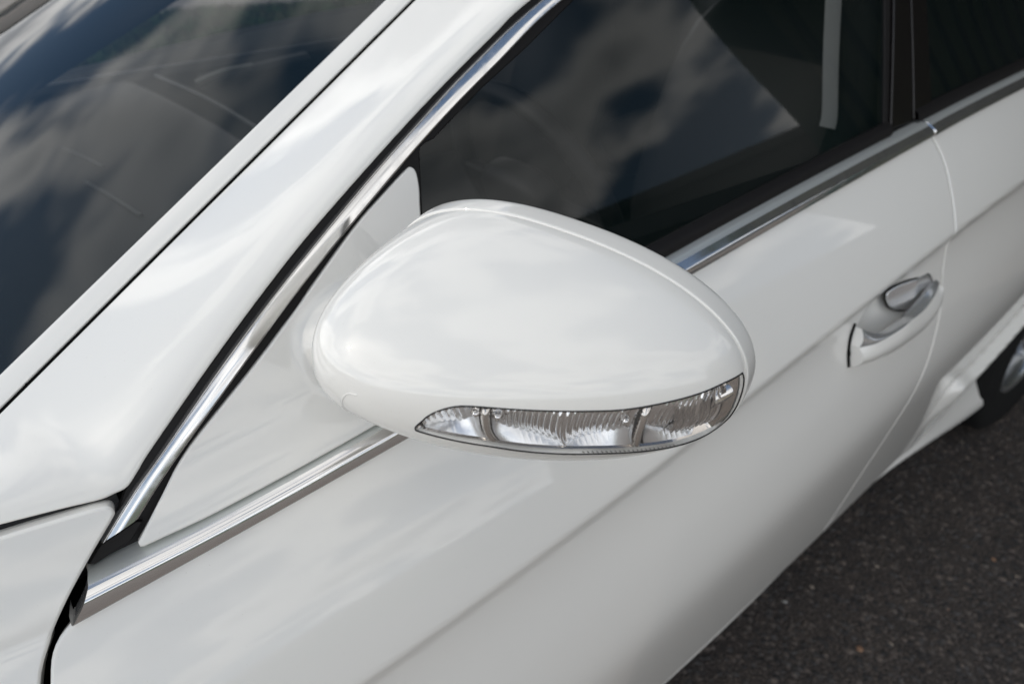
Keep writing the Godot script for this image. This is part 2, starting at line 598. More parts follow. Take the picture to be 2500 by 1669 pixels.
func chips() -> void:
	var mb := MB.new()
	var dirs := [Vector3(1, 0, 0), Vector3(0.3, 0, 0.9), Vector3(-0.8, 0, 0.5), Vector3(-0.7, 0, -0.6), Vector3(0.4, 0, -0.9)]
	for k in 5:
		var a: Vector3 = dirs[k]
		var b: Vector3 = dirs[(k + 1) % 5]
		var top := Vector3(0.1, 0.42, 0.05)
		var nn := (b - top).cross(a - top).normalized()
		if nn.y < 0.0: nn = -nn
		var k0 := mb.p(a, nn); mb.p(b, nn); mb.p(top, nn)
		mb.tri(k0, k0 + 1, k0 + 2)
	var stone := mat(Color.WHITE, 0.8)
	stone.vertex_color_use_as_albedo = true
	var me := mb.mesh()
	me.surface_set_material(0, stone)
	var mm := MultiMesh.new()
	mm.transform_format = MultiMesh.TRANSFORM_3D
	mm.use_colors = true
	mm.mesh = me
	mm.instance_count = 26000
	var rng := RandomNumberGenerator.new()
	rng.seed = 5
	var tones := [Color(0.035, 0.032, 0.031), Color(0.085, 0.072, 0.063), Color(0.022, 0.020, 0.020), Color(0.105, 0.085, 0.072), Color(0.06, 0.056, 0.054)]
	for k in 26000:
		var s := 0.0035 + 0.0075 * pow(rng.randf(), 1.6)
		var at := Vector3(rng.randf_range(0.7, 3.0), 0.0035, rng.randf_range(-0.15, 1.1))
		var x_edge := lut(at.z, [-0.35, 0.0, 0.24, 0.62, 0.95, 1.6], [0.42, 0.60, 0.76, 0.95, 1.18, 1.62]) + 0.015
		if at.x < x_edge: at.x = rng.randf_range(x_edge, 3.0)
		mm.set_instance_transform(k, Transform3D(Basis(Vector3.UP, rng.randf() * TAU) * Basis.from_scale(Vector3(s, s * 0.8, s * rng.randf_range(0.6, 1.0))), at))
		var t: Color = tones[rng.randi() % 5] * rng.randf_range(0.6, 1.25)
		if rng.randf() < 0.005: t = [Color(0.30, 0.25, 0.2), Color(0.26, 0.15, 0.09), Color(0.34, 0.33, 0.31)][rng.randi() % 3]
		mm.set_instance_color(k, t)
	var o := MultiMeshInstance3D.new()
	o.name = "road_stones"
	o.multimesh = mm
	add_child(o)
	tag(o, "small stones set in the tarmac painted dark for shade beside the car", "stones")
	o.set_meta("kind", "stuff")

func leaf_crown(mb: MB, c: Vector3, r: Vector3, count: int, size: float, rng: RandomNumberGenerator) -> void:
	var clumps := []
	for k in 26:
		var d := Vector3(rng.randfn(), rng.randfn(), rng.randfn()).normalized() * pow(rng.randf(), 0.45)
		clumps.append([c + d * r, rng.randf_range(0.22, 0.42)])
	for k in count:
		var cl: Array = clumps[rng.randi() % clumps.size()]
		var p: Vector3 = cl[0] + Vector3(rng.randfn(), rng.randfn(), rng.randfn()) * r * cl[1] * 0.42
		var b := Basis.from_euler(Vector3(rng.randf() * TAU, rng.randf() * TAU, rng.randf() * TAU))
		var s := size * rng.randf_range(0.6, 1.3)
		var nn := (b.z + Vector3(0, 0.5, 0)).normalized()
		var k0 := mb.p(p - b.x * s * 0.35, nn); mb.p(p - b.y * s, nn); mb.p(p + b.x * s * 0.35, nn); mb.p(p + b.y * s, nn)
		mb.quad(k0, k0 + 1, k0 + 2, k0 + 3)

func house(called: String, label: String, at: Vector3, turn: float, size: Vector3, roof_h: float, gable: bool, wall: Material, roof: Material, cols: int, storeys: int) -> void:
	var t := thing(called, label, "house" if gable else "building", at)
	t.rotation.y = turn
	var h := size * 0.5
	var mb := MB.new()
	mb.box(Vector3(0, h.y, 0), size)
	if gable:
		var a := Vector3(-h.x, size.y, h.z); var b := Vector3(h.x, size.y, h.z); var c := Vector3(0, size.y + roof_h, h.z)
		var k := mb.p(a, Vector3.BACK); mb.p(b, Vector3.BACK); mb.p(c, Vector3.BACK); mb.tri(k, k + 1, k + 2)
		for q in [a, b, c]: mb.p(q - Vector3(0, 0, size.z), Vector3.FORWARD)
		mb.tri(k + 3, k + 4, k + 5)
	put("wall", mb, wall, t)
	mb = MB.new()
	if gable:
		for s in [-1.0, 1.0]:
			var sl := Vector2(h.x, roof_h).length() + 0.35
			var an := atan2(roof_h, h.x)
			mb.box(Vector3(s * (h.x * 0.5 + 0.12), size.y + roof_h * 0.5 - 0.02, 0), Vector3(sl, 0.14, size.z + 0.6), Basis(Vector3.BACK, -s * an))
	else:
		mb.box(Vector3(0, size.y + 0.12, 0), Vector3(size.x + 0.5, 0.26, size.z + 0.5))
		mb.box(Vector3(0, size.y + 0.27, 0), Vector3(size.x - 0.4, 0.1, size.z - 0.4))
	put("roof", mb, roof, t)
	for i in cols:
		for j in storeys:
			var x := lerpf(-h.x, h.x, (i + 0.5) / cols)
			var y := 1.4 + j * 2.7
			mb = MB.new()
			for q in [[Vector3(0, 0.66, 0), Vector3(1.12, 0.08, 0.1)], [Vector3(0, -0.66, 0), Vector3(1.2, 0.08, 0.16)], [Vector3(-0.53, 0, 0), Vector3(0.08, 1.24, 0.1)], [Vector3(0.53, 0, 0), Vector3(0.08, 1.24, 0.1)], [Vector3(0, 0, 0), Vector3(0.05, 1.24, 0.08)]]:
				mb.box(Vector3(x, y, h.z + 0.03) + q[0], q[1])
			var fr := put("window", mb, M.pale_trim, t)
			mb = MB.new()
			mb.flat(Vector3(x - 0.49, y - 0.62, h.z + 0.012), Vector3(x + 0.49, y - 0.62, h.z + 0.012), Vector3(x + 0.49, y + 0.62, h.z + 0.012), Vector3(x - 0.49, y + 0.62, h.z + 0.012), Vector3.BACK)
			put("pane", mb, M.gloss_black, fr)

func surroundings() -> void:
	var rng := RandomNumberGenerator.new()
	rng.seed = 11
	var tan_wall := mat(Color(0.36, 0.30, 0.20), 0.9)
	var dark_wall := mat(Color(0.06, 0.055, 0.05), 0.9)
	var roof := mat(Color(0.045, 0.04, 0.038), 0.85)
	house("gabled_house", "tan house with a gable and dark windows reflected in the front side window", Vector3(7.9, 0, 11.6), PI + 0.6, Vector3(4.4, 2.3, 5.0), 1.35, true, tan_wall, roof, 3, 1)
	house("long_building", "long low dark building with a flat roofline reflected in the front side window", Vector3(13.2, 0, 13.0), PI + 0.245, Vector3(11.5, 4.25, 6.0), 0.0, false, dark_wall, roof, 8, 1)
	house("pale_house", "pale house beyond the road at the top left corner behind the windscreen", Vector3(0.2, 0, -24.0), 0.0, Vector3(7.0, 3.0, 6.0), 2.2, true, mat(Color(0.62, 0.55, 0.5), 0.9), roof, 3, 1)
	# trees beyond the road, past the far corner of the windscreen
	var bark := mat(Color(0.06, 0.045, 0.035), 0.9)
	var leaf := mat(Color(0.035, 0.06, 0.018), 0.8)
	leaf.backlight_enabled = true
	leaf.backlight = Color(0.25, 0.35, 0.1)
	for q in [[Vector3(2.6, 0, -20.0), "dark leafy tree beyond the road at the top left corner", 1.0], [Vector3(-4.5, 0, -21.0), "dark tree behind the far roof pillar, left of the pale house", 1.2], [Vector3(9.0, 0, -22.0), "dark tree beyond the road behind the car's roof", 1.3]]:
		var t := thing("tree", q[1], "tree", q[0], "trees beyond the road")
		var s: float = q[2]
		var mb := MB.new()
		mb.tube(curve3([Vector3(0, 0, 0), Vector3(0.06, 0.9, 0.03), Vector3(-0.05, 1.9, 0.05), Vector3(0.1, 3.2, 0)], 4), [0.16, 0.15, 0.14, 0.135, 0.13, 0.12, 0.115, 0.11, 0.1, 0.09, 0.07, 0.05, 0.03])
		for k in 6:
			var a := TAU * k / 6.0
			mb.tube(curve3([Vector3(0, 1.3 + 0.25 * k, 0.03), Vector3(cos(a) * 0.6, 1.9 + 0.25 * k, sin(a) * 0.6), Vector3(cos(a) * 1.2, 2.3 + 0.28 * k, sin(a) * 1.2)], 3), [0.06, 0.055, 0.05, 0.04, 0.03, 0.02, 0.012], 6)
		var tr := put("trunk", mb, bark, t)
		tr.scale = Vector3.ONE * s
		mb = MB.new()
		leaf_crown(mb, Vector3(0, 2.3, 0) * s, Vector3(1.9, 1.9, 1.9) * s, 5200, 0.1 * s, rng)
		put("crown", mb, leaf, t)
	shelter()

func vault(x: float, fi: float, grow: float) -> Vector3:      # a point of the arched shelter; fi runs from one foot to the other
	var c := cos(fi)
	var s := sin(fi)
	return Vector3(x, (2.95 + grow) * pow(absf(s), 0.52), -0.8 + (2.78 + grow) * signf(c) * pow(absf(c), 0.52))

func shelter() -> void:
	var t := thing("arched_shelter", "olive arched shelter with dark ribs and green hoop reflected in the side windows", "shelter")
	var skin := mat(Color(0.20, 0.225, 0.13), 0.85)
	skin.cull_mode = BaseMaterial3D.CULL_DISABLED
	var rib := mat(Color(0.018, 0.022, 0.016), 0.6)
	var hoop := mat(Color(0.012, 0.05, 0.035), 0.5)
	var rake := func(y: float) -> float: return 4.0 - 1.1 * pow(maxf(y - 1.5, 0.0), 1.5)
	var mb := MB.new()
	for grow in [0.0, 0.05]:
		var rows := []
		for k in 97:
			var fi := PI * k / 96.0
			var row := PackedVector3Array()
			var y := vault(0, fi, grow).y
			var x0: float = rake.call(y)
			for j in 13: row.append(vault(lerpf(x0, 13.0, j / 12.0), fi, grow))
			rows.append(row)
		mb.grid(rows, (func(p: Vector3) -> Vector3: return Vector3(0, 1.2 - p.y, -0.8 - p.z)) if grow == 0.0 else (func(p: Vector3) -> Vector3: return Vector3(0, p.y, p.z + 0.8)))
	put("skin", mb, skin, t)
	for k in 17:
		var pts := PackedVector3Array()
		for j in 97:
			var fi := PI * j / 96.0
			var p := vault(0, fi, -0.03)
			p.x = rake.call(p.y) + 0.05 + k * 0.52
			pts.append(p)
		mb = MB.new()
		mb.tube(pts, 0.15 if k == 0 else 0.03, 8)
		put("hoop" if k == 0 else "rib", mb, hoop if k == 0 else rib, t)
	mb = MB.new()
	var rows := []
	for r in 2:
		var row := PackedVector3Array()
		for k in 49:
			var p := vault(12.9, PI * k / 48.0, 0.0)
			if r == 1: p.y = 0.0
			row.append(p)
		rows.append(row)
	mb.grid(rows, Vector3.LEFT)
	put("end_wall", mb, skin, t)

# ------------------------------------------------------------------ the car
const ZC := -0.80
func car() -> void:
	var c := thing("white_car", "white saloon car with chrome window trim filling the picture", "car")
	lower_body(c)
	windows(c)
	pillar(c)
	door_handle(c.get_node("front_door"))
	side_mirror(c)
	cabin(c)
	wheels(c)

func out_z(_p: Vector3) -> Vector3: return Vector3(0, 0.15, 1)

func lower_body(c: Node3D) -> void:
	# front door
	var top := func(x: float) -> float: return yb(x) + 0.004
	var door := PackedVector2Array()
	for q in curve2([Vector2(0.004, 0.8735), Vector2(-0.0125, 0.8625), Vector2(-0.0235, 0.842), Vector2(-0.046, 0.78), Vector2(-0.068, 0.66), Vector2(-0.07, 0.5), Vector2(-0.05, 0.285)], 4): door.append(q)
	for k in 12: door.append(Vector2(lerpf(-0.02, 1.08, k / 11.0), 0.285))
	var shut := [Vector2(1.058, 0.285), Vector2(1.062, 0.36), Vector2(1.064, 0.45), Vector2(1.070, 0.54), Vector2(1.084, 0.635), Vector2(1.096, 0.70), Vector2(1.104, 0.76), Vector2(1.103, 0.82), Vector2(1.1015, 0.866), Vector2(1.1015, 0.896), Vector2(1.108, 0.941), Vector2(1.111, 0.975), Vector2(1.103, 1.006)]
	for q in curve2(shut, 5): door.append(q)
	for k in 24:
		var x := lerpf(1.085, 0.02, k / 23.0)
		door.append(Vector2(x, top.call(x)))
	var mb := MB.new()
	region(mb, P_door, door, Vector2(0.006, 0.006), Vector3(0, 0.15, 1), 0.0022, 0.012)
	put("front_door", mb, M.paint, c)
	# fender
	var fen := PackedVector2Array()
	for q in curve2([Vector2(-0.55, 0.93), Vector2(-0.30, 0.94), Vector2(-0.10, 0.9385), Vector2(-0.014, 0.9365), Vector2(0.022, 0.9345)], 5): fen.append(q)
	for q in curve2([Vector2(0.036, 0.9335), Vector2(0.0445, 0.9315), Vector2(0.0465, 0.9265), Vector2(0.0435, 0.9225), Vector2(0.0335, 0.9135), Vector2(0.022, 0.903), Vector2(0.003, 0.8845), Vector2(-0.0135, 0.8655), Vector2(-0.0292, 0.842), Vector2(-0.053, 0.78), Vector2(-0.075, 0.66), Vector2(-0.077, 0.5), Vector2(-0.06, 0.285)], 4): fen.append(q)
	fen.append(Vector2(-0.3, 0.285)); fen.append(Vector2(-0.55, 0.5))
	mb = MB.new()
	region(mb, P_side, fen, Vector2(0.008, 0.008), Vector3(0, 0.15, 1), 0.0025, 0.014)
	put("front_fender", mb, M.paint, c)
	# rear door and quarter
	var rear := PackedVector2Array()
	var sh2 := []
	for q in shut: sh2.append(q + Vector2(0.0042, 0))
	for q in curve2(sh2, 5): rear.append(q)
	for k in 24:
		var x := lerpf(1.13, 2.6, k / 23.0)
		rear.append(Vector2(x, top.call(x)))
	rear.append(Vector2(2.6, 0.7))
	for k in 22:
		var an := lerpf(0.15, PI - 0.12, k / 21.0)
		rear.append(Vector2(2.19 + 0.385 * cos(an), 0.33 + 0.39 * sin(an)))
	rear.append(Vector2(1.795, 0.30)); rear.append(Vector2(1.6, 0.285))
	mb = MB.new()
	region(mb, P_side, rear, Vector2(0.008, 0.008), Vector3(0, 0.15, 1), 0.0025, 0.02)
	put("rear_door", mb, M.paint, c)
	# side skirt
	mb = MB.new()
	var xs := [-0.4, 0.62, 0.83, 1.05, 1.22, 1.34, 1.5, 1.63, 1.8, 1.9]
	var zs := [0.072, 0.070, 0.064, 0.052, 0.040, 0.042, 0.048, 0.050, 0.053, 0.055]
	var rows := [PackedVector3Array(), PackedVector3Array(), PackedVector3Array(), PackedVector3Array(), PackedVector3Array(), PackedVector3Array()]
	for k in 90:
		var x := lerpf(-0.4, 1.86, k / 89.0)
		var z := lut(x, xs, zs)
		var h := 0.004 + 0.018 * sst(1.28, 1.8, x)
		var y := 0.245 - 0.045 * sst(1.4, 1.85, x)
		rows[0].append(Vector3(x, 0.288, side(x, 0.288) - 0.006))
		rows[1].append(Vector3(x, y + h + 0.010, z - 0.006))
		rows[2].append(Vector3(x, y + h, z))
		rows[3].append(Vector3(x, y, z + 0.003))
		rows[4].append(Vector3(x, y - 0.006, z - 0.001))
		rows[5].append(Vector3(x, 0.17, z - 0.07))
	mb.grid(rows, Vector3(0, 0.1, 1))
	var e := PackedVector3Array()
	for r in rows: e.append(r[89])
	mb.grid([e, PackedVector3Array([e[0] - Vector3(0, 0, 0.1), e[1] - Vector3(0, 0, 0.1), e[2] - Vector3(0, 0, 0.1), e[3] - Vector3(0, 0, 0.1), e[4] - Vector3(0, 0, 0.1), e[5] - Vector3(0, 0, 0.1)])], Vector3.RIGHT)
	put("side_skirt", mb, M.paint, c)
	# wheel arch liner
	mb = MB.new()
	rows = []
	for z in [0.02, -0.32]:
		var row := PackedVector3Array()
		for k in 24:
			var an := PI * k / 23.0
			row.append(Vector3(2.19 + 0.40 * cos(an), 0.30 + 0.43 * sin(an), z))
		rows.append(row)
	mb.grid(rows, func(p: Vector3) -> Vector3: return Vector3(2.19 - p.x, 0.2 - p.y, 0))
	mb.box(Vector3(2.25, 0.45, -0.33), Vector3(0.95, 0.6, 0.02))
	put("wheel_arch_liner", mb, M.black, c)
	# dark inner shell that the gaps look into
	mb = MB.new()
	rows = []
	for k in 40:
		var x := lerpf(-0.5, 1.75, k / 39.0)
		var row := PackedVector3Array()
		for j in 16:
			var y := lerpf(0.25, yb(x) - 0.005, j / 15.0)
			row.append(Vector3(x, y, side(x, y) - 0.042))
		rows.append(row)
	mb.grid(rows, Vector3.BACK)
	mb.box(Vector3(0.9, 0.24, -0.8), Vector3(4.4, 0.05, 1.5))
	mb.box(Vector3(-0.62, 0.55, -0.8), Vector3(0.1, 0.6, 1.5))
	put("inner_shell", mb, M.black, c)

func belt_trim(parent: Node3D, x0: float, x1: float, mitre: bool) -> void:
	# chrome strip under the glass: lower facet, rounded ridge, upper facet
	var prof := [[0.0, -0.006, 0.0], [0.0, 0.0030, 0.0], [0.04, 0.0044, 0.0008], [0.09, 0.0042, 0.0015], [0.12, 0.0050, 0.002], [0.30, 0.0046, 0.005], [0.50, 0.0040, 0.0085], [0.66, 0.0032, 0.0110], [0.76, 0.0024, 0.0125], [0.84, 0.0013, 0.0137], [0.90, -0.0001, 0.0148], [0.95, -0.0020, 0.016], [0.985, -0.0048, 0.017], [1.0, -0.0090, 0.0175], [1.02, -0.0165, 0.019], [0.98, -0.024, 0.019]]
	var rear := [[0.0, -0.006], [0.0, 0.0030], [0.04, 0.0044], [0.09, 0.0042], [0.12, 0.0050], [0.26, 0.0046], [0.38, 0.0041], [0.47, 0.0034], [0.53, 0.0025], [0.58, 0.0013], [0.62, 0.0001], [0.69, -0.0020], [0.80, -0.0053], [0.90, -0.0083], [1.0, -0.0115], [0.98, -0.024]]
	var rows := []
	for i in prof.size():
		var q: Array = prof[i]
		var row := PackedVector3Array()
		for k in 60:
			var xa: float = x0 + (q[2] if mitre else 0.0)
			var x := lerpf(xa, x1, k / 59.0)
			var h := lut(x, [0.0, 0.1, 0.2, 0.6, 0.75, 0.86, 1.1, 1.5], [0.0185, 0.0145, 0.0148, 0.020, 0.0205, 0.0195, 0.0168, 0.018])
			var w := sst(0.25, 0.55, x)
			row.append(Vector3(x, yb(x) + lerpf(q[0], rear[i][0], w) * h, zb(x) + lerpf(q[1], rear[i][1], w) + (0.0 if mitre else 0.0012 * (1.0 - sst(0.0, 0.05, x - x0)))))
		rows.append(row)
	var mb := MB.new()
	mb.grid(rows.slice(0, 4), Vector3(0, 0, 1))
	mb.grid(rows.slice(4, 13), Vector3(0, 0.8, 0.8))
	var ledge := MB.new()
	ledge.grid(rows.slice(12, 16), Vector3(0, 0.9, 0.5))
	put("belt_trim_ledge", ledge, M.satin, parent)
	mb.grid(rows.slice(3, 5), Vector3(0, 0, 1))
	for en in [0, 59]:
		var a := PackedVector3Array()
		var b := PackedVector3Array()
		var d := (Vector3(0.003, 0.0, -0.014) if mitre else Vector3(-0.0016, 0, -0.004)) if en == 0 else Vector3(0.0006, 0, -0.016)
		for r in rows:
			a.append(r[en])
			b.append(r[en] + d)
		mb.grid([a, b], Vector3.LEFT if en == 0 else Vector3.RIGHT)
	put("belt_trim", mb, M.chrome, parent)

func windows(c: Node3D) -> void:
	var fd: Node3D = c.get_node("front_door")
	var rd: Node3D = c.get_node("rear_door")
	belt_trim(fd, 0.0, 1.1005, true)
	belt_trim(rd, 1.1045, 2.6, false)
	# glass
	var seal := func(x: float) -> float: return yb(x) + 0.033
	var up := [Vector2(0.326, 1.055), Vector2(0.337, 1.096), Vector2(0.339, 1.1015), Vector2(0.346, 1.1045), Vector2(0.353, 1.106), Vector2(0.411, 1.1375), Vector2(0.466, 1.1635), Vector2(0.53, 1.1965), Vector2(0.65, 1.245), Vector2(0.80, 1.285), Vector2(1.0, 1.31), Vector2(1.03, 1.31)]
	var pane := PackedVector2Array()
	for q in up: pane.append(q)
	pane.append(Vector2(1.0455, 1.169)); pane.append(Vector2(1.013, seal.call(1.013)))
	for k in 20:
		var x := lerpf(1.0, 0.325, k / 19.0)
		pane.append(Vector2(x, seal.call(x)))
	var mb := MB.new()
	region(mb, func(x: float, y: float) -> Vector3: return Vector3(x, y, zg(x, y) - 0.007), pane, Vector2(0.012, 0.012), Vector3.BACK, 0.0, 0.0)
	put("window_glass", mb, M.glass, fd)
	# rubber and black frame round the glass
	var fr := PackedVector2Array()
	for q in curve2([Vector2(0.030, 0.893), Vector2(0.058, 0.930), Vector2(0.082, 0.951), Vector2(0.146, 0.999), Vector2(0.209, 1.044), Vector2(0.259, 1.076), Vector2(0.348, 1.129), Vector2(0.433, 1.175), Vector2(0.485, 1.201), Vector2(0.65, 1.268), Vector2(0.80, 1.308), Vector2(1.04, 1.335)], 4): fr.append(q)
	fr.append(Vector2(1.06, 1.169)); fr.append(Vector2(1.0205, yb(1.02) + 0.02))
	for k in 30:
		var x := lerpf(1.0, 0.02, k / 29.0)
		fr.append(Vector2(x, yb(x) + 0.012))
	mb = MB.new()
	region(mb, func(x: float, y: float) -> Vector3: return Vector3(x, y, zg(x, y) - 0.004), fr, Vector2(0.010, 0.010), Vector3.BACK, 0.0015, 0.008, [pane])
	put("window_frame", mb, M.rubber, fd)
	# inner lip of the belt seal
	mb = MB.new()
	var rows := [PackedVector3Array(), PackedVector3Array(), PackedVector3Array(), PackedVector3Array()]
	for k in 40:
		var x := lerpf(0.33, 1.02, k / 39.0)
		var y := yb(x) + 0.020
		rows[0].append(Vector3(x, y - 0.004, zg(x, y) + 0.001))
		rows[1].append(Vector3(x, y + 0.002, zg(x, y) + 0.003))
		rows[2].append(Vector3(x, y + 0.011, zg(x, y) - 0.001))
		rows[3].append(Vector3(x, y + 0.014, zg(x, y) - 0.009))
	mb.grid(rows, Vector3(0, 0.7, 1))
	put("window_seal", mb, M.rubber, fd)
	# gloss black cover of the pillar between the doors, one half on each door
	mb = MB.new()
	var b1 := PackedVector2Array([Vector2(1.0235, yb(1.022) + 0.024), Vector2(1.0635, 1.168), Vector2(1.085, 1.335), Vector2(1.118, 1.335), Vector2(1.106, 1.168), Vector2(1.083, yb(1.08) + 0.020)])
	var b2 := PackedVector2Array([Vector2(1.0865, yb(1.08) + 0.020), Vector2(1.109, 1.168), Vector2(1.121, 1.335), Vector2(1.165, 1.335), Vector2(1.151, 1.163), Vector2(1.139, yb(1.14) + 0.018)])
	var ps := func(x: float, y: float) -> Vector3: return Vector3(x, y, zg(x, y) - 0.001)
	region(mb, ps, b1, Vector2(0.012, 0.012), Vector3.BACK, 0.0015, 0.010)
	put("pillar_cover", mb, M.gloss_black, fd)
	mb = MB.new()
	region(mb, ps, b2, Vector2(0.012, 0.012), Vector3.BACK, 0.0015, 0.010)
	put("pillar_cover", mb, M.gloss_black, rd)
	# rear window
	var rp := PackedVector2Array([Vector2(1.1415, yb(1.14) + 0.022), Vector2(1.1535, 1.163), Vector2(1.168, 1.31), Vector2(1.5, 1.315), Vector2(2.0, 1.28), Vector2(2.3, 1.2), Vector2(2.42, 1.11)])
	for k in 16:
		var x := lerpf(2.4, 1.16, k / 15.0)
		rp.append(Vector2(x, yb(x) + 0.030))
	mb = MB.new()
	region(mb, func(x: float, y: float) -> Vector3: return Vector3(x, y, zg(x, y) - 0.006), rp, Vector2(0.02, 0.02), Vector3.BACK, 0.0, 0.0)
	put("window_glass", mb, M.glass, rd)
	mb = MB.new()
	rows = [PackedVector3Array(), PackedVector3Array(), PackedVector3Array(), PackedVector3Array()]
	for k in 40:
		var x := lerpf(1.09, 2.5, k / 39.0)
		var y := yb(x) + 0.017
		rows[0].append(Vector3(x, y - 0.004, zg(x, y) + 0.0005))
		rows[1].append(Vector3(x, y + 0.003, zg(x, y) + 0.002))
		rows[2].append(Vector3(x, y + 0.012, zg(x, y) - 0.001))
		rows[3].append(Vector3(x, y + 0.016, zg(x, y) - 0.009))
	mb.grid(rows, Vector3(0, 0.7, 1))
	put("window_seal", mb, M.rubber, rd)
	# chrome moulding up the windscreen pillar
	var cl := curve2([Vector2(0.0325, 0.9045), Vector2(0.056, 0.925), Vector2(0.085, 0.947), Vector2(0.142, 0.991), Vector2(0.204, 1.035), Vector2(0.281, 1.085), Vector2(0.346, 1.124), Vector2(0.403, 1.156), Vector2(0.488, 1.198), Vector2(0.65, 1.262), Vector2(0.80, 1.302), Vector2(1.05, 1.33)], 6)
	var cr := curve2([Vector2(0.058, 0.911), Vector2(0.075, 0.9255), Vector2(0.0985, 0.944), Vector2(0.164, 0.992), Vector2(0.220, 1.0315), Vector2(0.300, 1.0825), Vector2(0.363, 1.120), Vector2(0.425, 1.153), Vector2(0.512, 1.197), Vector2(0.66, 1.249), Vector2(0.80, 1.289), Vector2(1.05, 1.317)], 6)
	rows = []
	for q in [[0.0, -0.006], [0.0, 0.0025], [0.04, 0.0042], [0.09, 0.0043], [0.13, 0.0034], [0.35, 0.0036], [0.6, 0.0035], [0.88, 0.0031], [0.91, 0.0021], [0.95, 0.0025], [1.0, 0.0014], [1.0, -0.006]]:
		var row := PackedVector3Array()
		for k in cl.size():
			var w := cl[k].lerp(cr[k], q[0])
			row.append(Vector3(w.x, w.y, zg(w.x, w.y) + q[1]) + Vector3(0, 0.42, 0) * q[1])
		rows.append(row)
	mb = MB.new()
	mb.grid(rows.slice(0, 3), Vector3(-0.3, 0.6, 0.5))
	mb.grid(rows.slice(2, 5), Vector3(-0.3, 0.6, 0.5))
	mb.grid(rows.slice(4, 8), Vector3(-0.3, 0.6, 0.8))
	mb.grid(rows.slice(7, 12), Vector3(0.1, 0.3, 0.8))
	var ea := PackedVector3Array()
	var eb := PackedVector3Array()
	for r in rows:
		ea.append(r[0]); eb.append(r[0] + Vector3(0.002, -0.003, -0.012))
	mb.grid([ea, eb], Vector3(-0.5, -0.5, 0.3))
	put("window_trim", mb, M.chrome, c)
	# black end cap below it
	mb = MB.new()
	var cap := PackedVector2Array([Vector2(0.0195, 0.8935), Vector2(0.0315, 0.9035), Vector2(0.0555, 0.9095), Vector2(0.0605, 0.9085), Vector2(0.049, 0.8985), Vector2(0.024, 0.8925)])
	region(mb, func(x: float, y: float) -> Vector3: return Vector3(x, y, zg(x, y) + 0.001), cap, Vector2(0.006, 0.006), Vector3.BACK, 0.0012, 0.006)
	put("trim_end_cap", mb, M.rubber, c)

